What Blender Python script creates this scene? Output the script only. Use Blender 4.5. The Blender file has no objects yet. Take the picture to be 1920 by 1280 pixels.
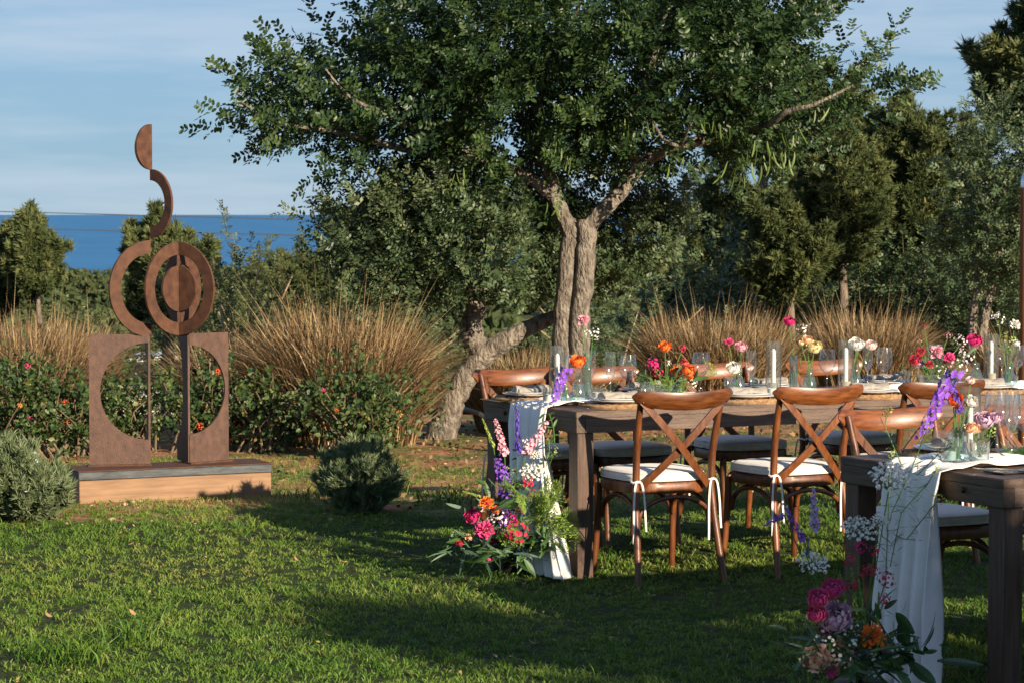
import bpy, math, random
import numpy as np
from mathutils import Vector, Matrix, Euler, Quaternion
R = math.radians
random.seed(7); rng = np.random.default_rng(7)
scene = bpy.context.scene
col = scene.collection
# ------------------------------------------------------------------ camera, sky, sun, exposure
CAMH, FPX, HOR = 1.648, 4800.0, 402.0
PITCH = math.atan((640 - HOR) / FPX)
cd = bpy.data.cameras.new('camera'); cam = bpy.data.objects.new('camera', cd); col.objects.link(cam)
cd.lens = 90.0; cd.sensor_width = 36.0; cd.clip_start = 0.1; cd.clip_end = 600000
cam.location = (0, 0, CAMH); cam.rotation_euler = (math.pi / 2 - PITCH, 0, 0)
cd.dof.use_dof = True; cd.dof.focus_distance = 11.5; cd.dof.aperture_fstop = 13
scene.camera = cam
SUN_EL, SUN_AZ = R(18), R(38)            # azimuth measured from straight behind the camera towards the right
tosun = Vector((math.sin(SUN_AZ) * math.cos(SUN_EL), -math.cos(SUN_AZ) * math.cos(SUN_EL), math.sin(SUN_EL)))
ld = bpy.data.lights.new('sun', 'SUN'); ld.energy = 5.0; ld.angle = R(0.55); ld.color = (1.0, 0.83, 0.62)
sun = bpy.data.objects.new('sun', ld); col.objects.link(sun)
sun.rotation_euler = tosun.to_track_quat('Z', 'Y').to_euler()
world = bpy.data.worlds.new('World'); scene.world = world; world.use_nodes = True
wn = world.node_tree; wn.nodes.clear()
def N(t, typ, **kw):
    n = t.nodes.new(typ)
    for k, v in kw.items(): setattr(n, k, v)
    return n
def L(t, a, b): t.links.new(a, b)
sky = N(wn, 'ShaderNodeTexSky', sky_type='NISHITA', sun_disc=False)
sky.sun_elevation = SUN_EL; sky.sun_rotation = math.pi - SUN_AZ
sky.altitude = 60; sky.air_density = 1.0; sky.dust_density = 0.25; sky.ozone_density = 3.0
tc = N(wn, 'ShaderNodeTexCoord')
mp = N(wn, 'ShaderNodeMapping'); mp.inputs['Scale'].default_value = (3.0, 3.0, 26.0); mp.inputs['Rotation'].default_value = (R(2.5), R(4), 0)
L(wn, tc.outputs['Generated'], mp.inputs['Vector'])
nz = N(wn, 'ShaderNodeTexNoise'); nz.inputs['Scale'].default_value = 2.2; nz.inputs['Detail'].default_value = 7; nz.inputs['Roughness'].default_value = 0.55
L(wn, mp.outputs['Vector'], nz.inputs['Vector'])
cr = N(wn, 'ShaderNodeValToRGB'); cr.color_ramp.elements[0].position = 0.40; cr.color_ramp.elements[1].position = 0.66
cr.color_ramp.elements[0].color = (0, 0, 0, 1); cr.color_ramp.elements[1].color = (.5, .5, .5, 1)
L(wn, nz.outputs['Fac'], cr.inputs['Fac'])
tint = N(wn, 'ShaderNodeMix', data_type='RGBA', blend_type='MULTIPLY'); tint.inputs['Factor'].default_value = 1.0
tint.inputs[7].default_value = (0.40, 0.52, 0.72, 1)
L(wn, sky.outputs['Color'], tint.inputs[6])
cm = N(wn, 'ShaderNodeMix', data_type='RGBA', blend_type='MIX')
sxz = N(wn, 'ShaderNodeSeparateXYZ'); L(wn, tc.outputs['Generated'], sxz.inputs[0])
hr = N(wn, 'ShaderNodeValToRGB'); he = hr.color_ramp.elements; he[0].position = 0.0; he[0].color = (.335, .55, .76, 1); he[1].position = .14; he[1].color = (.29, .475, .71, 1); e4 = he.new(.5); e4.color = (.125, .23, .47, 1); e3 = he.new(1.0); e3.color = (.045, .10, .27, 1)
L(wn, sxz.outputs['Z'], hr.inputs['Fac'])
sc10 = N(wn, 'ShaderNodeVectorMath', operation='SCALE'); sc10.inputs[3].default_value = 5.4; L(wn, hr.outputs[0], sc10.inputs[0])
cl = N(wn, 'ShaderNodeMix', data_type='RGBA'); cl.inputs[0].default_value = .72; L(wn, tint.outputs[2], cl.inputs[6]); L(wn, sc10.outputs[0], cl.inputs[7])
L(wn, cr.outputs['Color'], cm.inputs['Factor']); L(wn, cl.outputs[2], cm.inputs[6])
cm.inputs[7].default_value = (3.75, 4.35, 5.05, 1)
bg = N(wn, 'ShaderNodeBackground'); bg.inputs['Strength'].default_value = 0.085
wo = N(wn, 'ShaderNodeOutputWorld')
L(wn, cm.outputs[2], bg.inputs['Color']); L(wn, bg.outputs[0], wo.inputs['Surface'])
vs = scene.view_settings; vs.view_transform = 'Standard'; vs.look = 'None'; vs.gamma = 1; vs.use_curve_mapping = False; vs.exposure = 0.95
cy = scene.cycles
cy.max_bounces = 8; cy.diffuse_bounces = 3; cy.glossy_bounces = 3; cy.transmission_bounces = 6; cy.transparent_max_bounces = 24
cy.use_denoising = True; cy.caustics_reflective = False; cy.caustics_refractive = False; cy.sample_clamp_indirect = 6

# ------------------------------------------------------------------ helpers
def at(px, py, Y):
    """a point at distance Y along the view, seen at that place of the photograph"""
    s, c = math.sin(PITCH), math.cos(PITCH)
    u, v = (px - 960) / FPX, (640 - py) / FPX
    d = Vector((u, c + v * s, -s + v * c))
    return Vector((0, 0, CAMH)) + d * (Y / d.y)
def onz(px, py, z=0.0):
    s, c = math.sin(PITCH), math.cos(PITCH)
    u, v = (px - 960) / FPX, (640 - py) / FPX
    d = Vector((u, c + v * s, -s + v * c))
    return Vector((0, 0, CAMH)) + d * ((z - CAMH) / d.z)
LONG = R(26.7)
U = Vector((math.cos(LONG), math.sin(LONG), 0)); V = Vector((-math.sin(LONG), math.cos(LONG), 0))

def tag(o, label=None, cat=None, group=None, kind=None):
    if label: o['label'] = label
    if cat: o['category'] = cat
    if group: o['group'] = group
    if kind: o['kind'] = kind
    return o
def thing(name, label, cat, loc=(0, 0, 0), rz=0.0, group=None):
    o = bpy.data.objects.new(name, None); col.objects.link(o)
    o.empty_display_size = 0.05; o.location = loc; o.rotation_euler = (0, 0, rz)
    return tag(o, label, cat, group)
def put(name, mesh, parent=None, loc=(0, 0, 0), rot=None, scale=None, label=None):
    o = bpy.data.objects.new(name, mesh); col.objects.link(o); o.parent = parent; o.location = loc
    if rot is not None:
        if isinstance(rot, Quaternion): o.rotation_mode = 'QUATERNION'; o.rotation_quaternion = rot
        else: o.rotation_euler = rot
    if scale is not None: o.scale = (scale,) * 3 if isinstance(scale, (int, float)) else scale
    if label: o['label'] = label
    return o
def copy_tree(o, parent=None):
    c = o.copy(); col.objects.link(c); c.parent = parent
    for ch in list(o.children): copy_tree(ch, c)
    return c
class MB:
    """collects geometry and links it as ONE mesh object"""
    def __init__(s): s.v = []; s.f = []
    def add(s, vs_, fs):
        b = len(s.v); s.v += [tuple(p) for p in vs_]; s.f += [tuple(i + b for i in f) for f in fs]; return s
    def box(s, lo, hi, m=None, bev=0.0):
        x0, y0, z0 = lo; x1, y1, z1 = hi
        if bev:
            b = bev; P = []; F = []
            for z, i in ((z0, b), (z0 + b, 0), (z1 - b, 0), (z1, b)):
                P += [(x0 + i, y0 + b, z), (x0 + b, y0 + i, z), (x1 - b, y0 + i, z), (x1 - i, y0 + b, z), (x1 - i, y1 - b, z), (x1 - b, y1 - i, z), (x0 + b, y1 - i, z), (x0 + i, y1 - b, z)]
            for k in range(3):
                for j in range(8): a = k * 8 + j; c = k * 8 + (j + 1) % 8; F.append((a, c, c + 8, a + 8))
            F.append(tuple(range(7, -1, -1))); F.append(tuple(range(24, 32)))
        else:
            P = [(x0, y0, z0), (x1, y0, z0), (x1, y1, z0), (x0, y1, z0), (x0, y0, z1), (x1, y0, z1), (x1, y1, z1), (x0, y1, z1)]
            F = [(0, 3, 2, 1), (4, 5, 6, 7), (0, 1, 5, 4), (1, 2, 6, 5), (2, 3, 7, 6), (3, 0, 4, 7)]
        if m is not None: P = [m @ Vector(p) for p in P]
        return s.add(P, F)
    def tube(s, pts, rad, n=8, sy=1.0, twist=None):
        pts = [Vector(p) for p in pts]; m = len(pts)
        if not hasattr(rad, '__len__'): rad = [rad] * m
        P = []; F = []; ref = None
        for i in range(m):
            t = (pts[min(i + 1, m - 1)] - pts[max(i - 1, 0)]).normalized()
            if ref is None:
                ref = Vector((0, 0, 1)) if abs(t.z) < 0.9 else Vector((1, 0, 0))
            a = (ref - t * ref.dot(t)).normalized(); b = t.cross(a); ref = a
            for k in range(n):
                g = 2 * math.pi * k / n
                P.append(pts[i] + a * (math.cos(g) * rad[i]) + b * (math.sin(g) * rad[i] * sy))
        for i in range(m - 1):
            for k in range(n):
                k2 = (k + 1) % n
                F.append((i * n + k, i * n + k2, (i + 1) * n + k2, (i + 1) * n + k))
        F.append(tuple(range(n - 1, -1, -1))); F.append(tuple((m - 1) * n + k for k in range(n)))
        return s.add(P, F)
    def lathe(s, prof, n=16, c=(0, 0, 0)):
        P = []; F = []
        for r, z in prof:
            for k in range(n):
                g = 2 * math.pi * k / n; P.append((c[0] + r * math.cos(g), c[1] + r * math.sin(g), c[2] + z))
        for i in range(len(prof) - 1):
            for k in range(n):
                k2 = (k + 1) % n; F.append((i * n + k, i * n + k2, (i + 1) * n + k2, (i + 1) * n + k))
        if prof[0][0] > 1e-6 and s.cap: F.append(tuple(range(n - 1, -1, -1)))
        if prof[-1][0] > 1e-6 and s.cap: F.append(tuple((len(prof) - 1) * n + k for k in range(n)))
        return s.add(P, F)
    cap = True
    def prism(s, poly, y0, y1, m=None):
        """polygon in (x,z) extruded along y"""
        n = len(poly); P = [(x, y0, z) for x, z in poly] + [(x, y1, z) for x, z in poly]
        F = [(i, (i + 1) % n, (i + 1) % n + n, i + n) for i in range(n)]
        F += [tuple(range(n - 1, -1, -1)), tuple(range(n, 2 * n))]
        if m is not None: P = [m @ Vector(p) for p in P]
        return s.add(P, F)
    def strip(s, A, B, th=0.0):
        """band between two polylines, with thickness along the local normal"""
        A = [Vector(p) for p in A]; B = [Vector(p) for p in B]; m = len(A); P = []; F = []
        if th == 0:
            for a, b in zip(A, B): P += [a, b]
            for i in range(m - 1): F.append((2 * i, 2 * i + 1, 2 * i + 3, 2 * i + 2))
        else:
            for i in range(m):
                t = A[min(i + 1, m - 1)] - A[max(i - 1, 0)]
                nn = t.cross(B[i] - A[i]).normalized() * (th / 2)
                P += [A[i] + nn, B[i] + nn, B[i] - nn, A[i] - nn]
            for i in range(m - 1):
                for k in range(4):
                    k2 = (k + 1) % 4; F.append((4 * i + k, 4 * i + k2, 4 * i + 4 + k2, 4 * i + 4 + k))
            F += [(3, 2, 1, 0), tuple(4 * (m - 1) + k for k in range(4))]
        return s.add(P, F)
    def mesh(s, name, mat, smooth=True, sharp=40):
        me = bpy.data.meshes.new(name); me.from_pydata(s.v, [], s.f); me.update()
        if mat: me.materials.append(mat)
        if smooth:
            me.polygons.foreach_set('use_smooth', [True] * len(me.polygons))
            me.set_sharp_from_angle(angle=R(sharp))
        return me
    def build(s, name, mat, parent=None, smooth=True, sharp=40, loc=(0, 0, 0)):
        return put(name, s.mesh(name, mat, smooth, sharp), parent, loc)
def np_mesh(name, Vv, F, mat, rnd=None, smooth=False, extra=None):
    me = bpy.data.meshes.new(name); k = F.shape[1]
    me.vertices.add(len(Vv)); me.vertices.foreach_set('co', np.ascontiguousarray(Vv, dtype=np.float32).ravel())
    me.loops.add(F.size); me.loops.foreach_set('vertex_index', np.ascontiguousarray(F, dtype=np.int32).ravel())
    me.polygons.add(len(F)); me.polygons.foreach_set('loop_start', np.arange(0, F.size, k, dtype=np.int32))
    if smooth: me.polygons.foreach_set('use_smooth', np.ones(len(F), dtype=bool))
    if rnd is not None:
        a = me.attributes.new('rnd', 'FLOAT', 'POINT'); a.data.foreach_set('value', np.ascontiguousarray(rnd, dtype=np.float32))
    me.update(calc_edges=True); me.materials.append(mat)
    return me
def frames(D, roll=None, up=None):
    """rotation matrices whose x axis is D and whose z axis is rolled at random (or near up)"""
    n = len(D); D = D / np.linalg.norm(D, axis=1, keepdims=True)
    if up is None: up = rng.normal(size=(n, 3))
    up = np.broadcast_to(np.asarray(up, float), (n, 3)) + 1e-4 * rng.normal(size=(n, 3))
    y = np.cross(up, D); y /= np.linalg.norm(y, axis=1, keepdims=True) + 1e-9
    z = np.cross(D, y)
    return np.stack([D, y, z], axis=2)
def cloud(P, M, S, T, TF, rnd=None):
    """copies of template (T,TF) with frame M, scale S at P -> vertices, faces, a random value per copy"""
    n = len(P); k = len(T)
    Vv = np.einsum('nij,kj->nki', M, T) * np.asarray(S).reshape(-1, 1, 1) + P[:, None, :]
    F = (TF[None] + (np.arange(n) * k)[:, None, None]).reshape(-1, TF.shape[1])
    if rnd is None: rnd = rng.random(n)
    return Vv.reshape(-1, 3), F, np.repeat(rnd, k)
def join(parts):
    Vs, Fs, Rs, b = [], [], [], 0
    for v, f, r in parts: Vs.append(v); Fs.append(f + b); Rs.append(r); b += len(v)
    return np.concatenate(Vs), np.concatenate(Fs), np.concatenate(Rs)
def unit(n, bias=(0, 0, 0)):
    d = rng.normal(size=(n, 3)); d /= np.linalg.norm(d, axis=1, keepdims=True)
    d = d + np.asarray(bias); return d / np.linalg.norm(d, axis=1, keepdims=True)
def smooth(e0, e1, x):
    t = np.clip((x - e0) / (e1 - e0), 0, 1); return t * t * (3 - 2 * t)
def vnoise(x, y, s=1.0, seed=0):
    """cheap smooth value noise in numpy"""
    x = np.asarray(x) * s + seed * 17.3; y = np.asarray(y) * s + seed * 9.1
    xi, yi = np.floor(x), np.floor(y); fx, fy = x - xi, y - yi
    h = lambda a, b: np.modf(np.abs(np.sin(a * 127.1 + b * 311.7) * 43758.5453))[0]
    fx = fx * fx * (3 - 2 * fx); fy = fy * fy * (3 - 2 * fy)
    return (h(xi, yi) * (1 - fx) + h(xi + 1, yi) * fx) * (1 - fy) + (h(xi, yi + 1) * (1 - fx) + h(xi + 1, yi + 1) * fx) * fy
# ------------------------------------------------------------------ materials
def newmat(name):
    m = bpy.data.materials.new(name); m.use_nodes = True; t = m.node_tree
    return m, t, t.nodes['Principled BSDF']
def pm(name, c, rough=0.6, metal=0.0, c2=None, ns=8.0, stretch=(1, 1, 1), bump=0.0, bs=40.0, spec=0.5, coat=0.0, rr=0.0, lo=.35, hi=.65, detail=5, sheen=0.0, dist=.01, ovar=0.0):
    m, t, b = newmat(name)
    b.inputs['Base Color'].default_value = (*c, 1); b.inputs['Roughness'].default_value = rough; b.inputs['Metallic'].default_value = metal
    b.inputs['Specular IOR Level'].default_value = spec; b.inputs['Coat Weight'].default_value = coat; b.inputs['Coat Roughness'].default_value = .15
    b.inputs['Sheen Weight'].default_value = sheen
    tcn = N(t, 'ShaderNodeTexCoord'); mpn = N(t, 'ShaderNodeMapping'); mpn.inputs['Scale'].default_value = stretch
    L(t, tcn.outputs['Object'], mpn.inputs['Vector'])
    if c2 is not None:
        n = N(t, 'ShaderNodeTexNoise'); n.inputs['Scale'].default_value = ns; n.inputs['Detail'].default_value = detail
        L(t, mpn.outputs[0], n.inputs['Vector'])
        r = N(t, 'ShaderNodeValToRGB'); r.color_ramp.elements[0].position = lo; r.color_ramp.elements[1].position = hi
        r.color_ramp.elements[0].color = (*c, 1); r.color_ramp.elements[1].color = (*c2, 1)
        L(t, n.outputs['Fac'], r.inputs['Fac']); L(t, r.outputs[0], b.inputs['Base Color'])
        if rr:
            mr = N(t, 'ShaderNodeMapRange'); mr.inputs[3].default_value = rough - rr; mr.inputs[4].default_value = rough + rr
            L(t, n.outputs['Fac'], mr.inputs[0]); L(t, mr.outputs[0], b.inputs['Roughness'])
    if ovar and c2 is not None:
        oi = N(t, 'ShaderNodeObjectInfo'); mr2 = N(t, 'ShaderNodeMapRange'); mr2.inputs[3].default_value = 1 - ovar; mr2.inputs[4].default_value = 1 + ovar * .8
        hv = N(t, 'ShaderNodeHueSaturation'); L(t, oi.outputs['Random'], mr2.inputs[0]); L(t, mr2.outputs[0], hv.inputs['Value']); L(t, r.outputs[0], hv.inputs['Color']); L(t, hv.outputs[0], b.inputs['Base Color'])
    if bump:
        n2 = N(t, 'ShaderNodeTexNoise'); n2.inputs['Scale'].default_value = bs; n2.inputs['Detail'].default_value = 6
        L(t, mpn.outputs[0], n2.inputs['Vector'])
        bp = N(t, 'ShaderNodeBump'); bp.inputs['Strength'].default_value = bump; bp.inputs['Distance'].default_value = dist
        L(t, n2.outputs['Fac'], bp.inputs['Height']); L(t, bp.outputs[0], b.inputs['Normal'])
    return m
def leafmat(name, ramp, rough=0.5, trans=0.25, spec=0.4):
    """foliage: colour picked per leaf from a ramp by the 'rnd' attribute, some light let through"""
    m, t, b = newmat(name)
    a = N(t, 'ShaderNodeAttribute', attribute_name='rnd')
    r = N(t, 'ShaderNodeValToRGB'); e = r.color_ramp.elements
    for i, (p, c) in enumerate(ramp):
        el = e[i] if i < 2 else e.new(p)
        el.position = p; el.color = (*c, 1)
    L(t, a.outputs['Fac'], r.inputs['Fac']); L(t, r.outputs[0], b.inputs['Base Color'])
    b.inputs['Roughness'].default_value = rough; b.inputs['Specular IOR Level'].default_value = spec
    if trans:
        tr = N(t, 'ShaderNodeBsdfTranslucent'); mx = N(t, 'ShaderNodeMixShader'); mx.inputs[0].default_value = trans
        L(t, r.outputs[0], tr.inputs[0]); L(t, b.outputs[0], mx.inputs[1]); L(t, tr.outputs[0], mx.inputs[2])
        L(t, mx.outputs[0], t.nodes['Material Output'].inputs[0])
    return m
def glassmat(name, tintc=(.95, .97, .97), refl=1.0, rough=0.04, body=0.022):
    m, t, b = newmat(name); t.nodes.remove(b)
    tr = N(t, 'ShaderNodeBsdfTransparent'); tr.inputs[0].default_value = (*tintc, 1)
    gl = N(t, 'ShaderNodeBsdfGlossy'); gl.inputs['Roughness'].default_value = rough + .05
    lw0 = N(t, 'ShaderNodeLayerWeight'); lw0.inputs[0].default_value = .5; rp = N(t, 'ShaderNodeValToRGB'); e = rp.color_ramp.elements; e[0].position = .45; e[0].color = (*tintc, 1); e[1].position = .97; e[1].color = (tintc[0] * .66, tintc[1] * .70, tintc[2] * .74, 1)
    L(t, lw0.outputs['Facing'], rp.inputs[0]); L(t, rp.outputs[0], tr.inputs[0])
    lw = N(t, 'ShaderNodeLayerWeight'); lw.inputs[0].default_value = .5
    fr = N(t, 'ShaderNodeMath', operation='POWER'); L(t, lw.outputs['Facing'], fr.inputs[0]); fr.inputs[1].default_value = 2.2
    ml = N(t, 'ShaderNodeMath', operation='MULTIPLY_ADD'); ml.inputs[1].default_value = .62 * refl; ml.inputs[2].default_value = .05 * refl; ml.use_clamp = True
    mx = N(t, 'ShaderNodeMixShader')
    df = N(t, 'ShaderNodeBsdfDiffuse'); df.inputs[0].default_value = (.8, .86, .92, 1); m0 = N(t, 'ShaderNodeMixShader'); m0.inputs[0].default_value = body; L(t, tr.outputs[0], m0.inputs[1]); L(t, df.outputs[0], m0.inputs[2])
    L(t, fr.outputs[0], ml.inputs[0]); L(t, ml.outputs[0], mx.inputs[0]); L(t, m0.outputs[0], mx.inputs[1]); L(t, gl.outputs[0], mx.inputs[2])
    L(t, mx.outputs[0], t.nodes['Material Output'].inputs[0])
    return m
M = {}
M['chair'] = pm('chair_wood', (.082, .023, .006), .42, c2=(.175, .056, .014), ns=7, stretch=(6, 6, 1.3), coat=.1, ovar=.28, bump=.12, bs=60, rr=.08)
M['rail'] = pm('rail_wood', (.082, .023, .006), .38, c2=(.185, .060, .015), ns=6, stretch=(1.5, 7, 12), coat=.18, ovar=.28, bump=.1, bs=50, rr=.08)
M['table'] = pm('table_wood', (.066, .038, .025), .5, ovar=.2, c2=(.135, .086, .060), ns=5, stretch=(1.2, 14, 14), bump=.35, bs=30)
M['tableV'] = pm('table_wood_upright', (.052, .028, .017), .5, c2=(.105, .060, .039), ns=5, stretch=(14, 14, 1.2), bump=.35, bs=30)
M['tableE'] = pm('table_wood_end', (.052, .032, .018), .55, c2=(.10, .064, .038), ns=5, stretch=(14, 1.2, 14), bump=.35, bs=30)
M['cushion'] = pm('cushion_cotton', (.66, .61, .54), .9, c2=(.73, .69, .62), ns=30, bump=.12, bs=300, sheen=.2)
M['ribbon'] = pm('white_ribbon', (.78, .76, .72), .8)
M['bolt'] = pm('bolt_iron', (.03, .028, .026), .45, metal=.8)
M['corten'] = pm('rusted_steel', (.050, .019, .010), .75, metal=.1, c2=(.112, .048, .024), ns=22, stretch=(1, 1, 1), bump=.3, bs=120, detail=9, rr=.1, lo=.3, hi=.7)
M['cortenP'] = pm('rusted_steel_plate', (.052, .025, .016), .65, metal=.1, c2=(.112, .057, .038), ns=30, stretch=(1, 1, .6), bump=.3, bs=160, detail=9, rr=.12, lo=.3, hi=.7)
M['steel'] = pm('blue_steel_edge', (.030, .036, .040), .6, metal=.3, c2=(.075, .086, .094), ns=9, stretch=(1, 6, 6), bump=.2)
M['plinth'] = pm('plinth_wood', (.19, .105, .052), .7, c2=(.28, .165, .088), ns=4, stretch=(1, 10, 10), bump=.15, bs=20)
M['cloth'] = pm('white_gauze', (.78, .75, .70), .9, c2=(.84, .82, .78), ns=12, bump=.35, bs=140, sheen=.2, dist=.004)
M['napkin'] = pm('linen_napkin', (.26, .235, .20), .95, c2=(.35, .32, .28), ns=40, bump=.3, bs=200, dist=.004)
M['plate'] = pm('white_glazed_plate', (.74, .73, .71), .22)
M['metalc'] = pm('cutlery_steel', (.55, .54, .52), .22, metal=1)
M['darknap'] = pm('black_printed_card', (.018, .018, .022), .6)
M['ink'] = pm('card_ink', (.6, .58, .52), .7)
M['mat'] = pm('woven_seagrass', (.22, .12, .055), .85, c2=(.40, .25, .12), ns=60, bump=.4, bs=150)
M['candle'] = pm('ivory_wax', (.80, .76, .66), .5, spec=.4)
M['stone'] = pm('candle_holder_stone', (.42, .32, .22), .8, c2=(.52, .42, .31), ns=20, bump=.2)
M['wick'] = pm('wick', (.02, .018, .016), .9)
M['glass'] = glassmat('clear_glass', (.955, .975, .98), 1.3)
M['vase'] = glassmat('greenish_glass', (.80, .90, .90), 1.3)
M['water'] = glassmat('vase_water', (.88, .94, .95), .4)
M['stem'] = pm('flower_stem', (.09, .19, .035), .55)
M['stemd'] = pm('dark_stem', (.05, .11, .03), .6)
M['greenL'] = pm('leaf_green', (.035, .085, .022), .5, c2=(.06, .13, .035), ns=20)
M['greenB'] = pm('eucalyptus_leaf', (.055, .10, .06), .5, c2=(.09, .15, .09), ns=20)
M['bark'] = pm('grey_bark', (.11, .09, .07), .95, c2=(.29, .25, .20), ns=16, stretch=(1.5, 1.5, .7), bump=1.0, bs=34, detail=10, dist=.06, lo=.36, hi=.62)
M['barkd'] = pm('dark_bark', (.10, .075, .055), .9, c2=(.22, .175, .135), ns=10, stretch=(3, 3, .8), bump=.8, bs=22, dist=.03)
M['dryst'] = pm('dry_stem', (.24, .17, .10), .85, c2=(.36, .27, .17), ns=20)
M['lstem'] = pm('lantana_stem', (.11, .075, .045), .85, c2=(.21, .155, .095), ns=20)
M['pod'] = pm('carob_pod', (.06, .105, .02), .5, c2=(.12, .165, .03), ns=14)
M['hose'] = pm('black_hose', (.012, .012, .013), .5)
M['wire'] = pm('power_wire', (.06, .065, .075), .5)
M['post'] = pm('varnished_post', (.20, .065, .020), .6, c2=(.28, .10, .035), ns=5, stretch=(9, 9, 1), spec=.2)
M['chrome'] = pm('post_cap_metal', (.62, .64, .68), .22, metal=1)
M['carp'] = pm('white_car_paint', (.72, .73, .74), .3, coat=.5)
M['carg'] = pm('car_window', (.02, .025, .03), .08)
M['tyre'] = pm('tyre_rubber', (.015, .015, .016), .8)
M['lamp'] = pm('car_lamp', (.55, .06, .04), .2)
M['fallen'] = pm('fallen_leaf', (.27, .15, .065), .8, c2=(.36, .22, .11), ns=20)
M['stoneg'] = pm('pebble', (.33, .2, .12), .9, c2=(.45, .31, .2), ns=20)
def petal(name, c, c2): return pm(name, c, .55, c2=c2, ns=25, spec=.25, lo=.3, hi=.7, sheen=.15)
# ================================================================== the setting
def sp(x): return np.where(x > 20, x, np.log1p(np.exp(np.clip(x, -40, 20))))
def terrain(x, y):
    x = np.asarray(x, float); y = np.asarray(y, float)
    a = x / np.maximum(np.abs(y), 8.0)
    y0 = 23 + 15 * smooth(0.02, 0.11, a)
    d = sp((y - y0) / 2.0) * 2.0
    z = -7.5 * (1 - np.exp(-d / 62.0)) - 0.012 * np.maximum(d - 40, 0) - np.maximum(y - 640, 0) * 0.085
    z += (vnoise(x, y, .05, 3) - .5) * 2.6 * smooth(30, 80, y) + (vnoise(x, y, .011, 5) - .5) * 3 * smooth(90, 300, y)
    z += (vnoise(x, y, .7, 1) - .5) * .05 * smooth(13.3, 16, y)
    return z
nr, na = 160, 180
rr_ = np.concatenate([[0], np.geomspace(1.0, 2600, nr - 1)]); aa_ = np.linspace(0, 2 * math.pi, na, endpoint=False)
gx = (rr_[:, None] * np.sin(aa_)[None]).ravel(); gy = (rr_[:, None] * np.cos(aa_)[None]).ravel()
GV = np.stack([gx, gy, terrain(gx, gy)], 1)
i_, j_ = np.meshgrid(np.arange(nr - 1), np.arange(na), indexing='ij'); j2 = (j_ + 1) % na
GF = np.stack([i_ * na + j_, i_ * na + j2, (i_ + 1) * na + j2, (i_ + 1) * na + j_], -1).reshape(-1, 4)[:, ::-1]
gm, t, b = newmat('ground_soil')
tcn = N(t, 'ShaderNodeTexCoord')
def noise(t, sc, det=6, vec=None):
    n = N(t, 'ShaderNodeTexNoise'); n.inputs['Scale'].default_value = sc; n.inputs['Detail'].default_value = det
    L(t, vec or tcn.outputs['Object'], n.inputs['Vector']); return n.outputs['Fac']
def ramp(t, f, *st):
    r = N(t, 'ShaderNodeValToRGB'); e = r.color_ramp.elements
    for i, (p, c) in enumerate(st):
        el = e[i] if i < 2 else e.new(p); el.position = p; el.color = (*c, 1) if len(c) == 3 else c
    L(t, f, r.inputs['Fac']); return r.outputs[0]
def mix(t, f, a, c):
    m = N(t, 'ShaderNodeMix', data_type='RGBA'); L(t, f, m.inputs[0]); L(t, a, m.inputs[6]); L(t, c, m.inputs[7]); return m.outputs[2]
soil = ramp(t, noise(t, 5, 9), (.3, (.22, .105, .05)), (.5, (.36, .18, .09)), (.72, (.46, .27, .155)))
straw = ramp(t, noise(t, 14, 8), (.35, (.085, .105, .030)), (.65, (.24, .21, .09)))
turf = ramp(t, noise(t, 9, 8), (.3, (.020, .032, .010)), (.7, (.055, .075, .022)))
scrub = ramp(t, noise(t, .35, 9), (.3, (.05, .06, .022)), (.55, (.10, .10, .045)), (.75, (.17, .14, .075)))
dry = mix(t, ramp(t, noise(t, 1.5, 7), (.44, (0, 0, 0)), (.56, (1, 1, 1))), soil, straw)
sx = N(t, 'ShaderNodeSeparateXYZ'); L(t, tcn.outputs['Object'], sx.inputs[0])
wob = N(t, 'ShaderNodeMath', operation='MULTIPLY_ADD'); L(t, noise(t, 1.1, 5), wob.inputs[0]); wob.inputs[1].default_value = 1.6; L(t, sx.outputs[1], wob.inputs[2])
def step(e0, e1, src):
    mr = N(t, 'ShaderNodeMapRange'); mr.inputs[1].default_value = e0; mr.inputs[2].default_value = e1; L(t, src, mr.inputs[0]); return mr.outputs[0]
sk = N(t, 'ShaderNodeMath', operation='MULTIPLY_ADD'); L(t, sx.outputs[0], sk.inputs[0]); sk.inputs[1].default_value = -.28; L(t, wob.outputs[0], sk.inputs[2])
g1 = mix(t, step(14.85, 15.35, sk.outputs[0]), turf, dry)
g2 = mix(t, step(27, 34, wob.outputs[0]), g1, scrub)
L(t, g2, b.inputs['Base Color']); b.inputs['Roughness'].default_value = .95; b.inputs['Specular IOR Level'].default_value = .15
bp = N(t, 'ShaderNodeBump'); bp.inputs['Strength'].default_value = .9; bp.inputs['Distance'].default_value = .03
L(t, noise(t, 22, 8), bp.inputs['Height']); L(t, bp.outputs[0], b.inputs['Normal'])
put('ground', np_mesh('ground', GV, GF, gm, smooth=True))['kind'] = 'structure'
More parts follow.
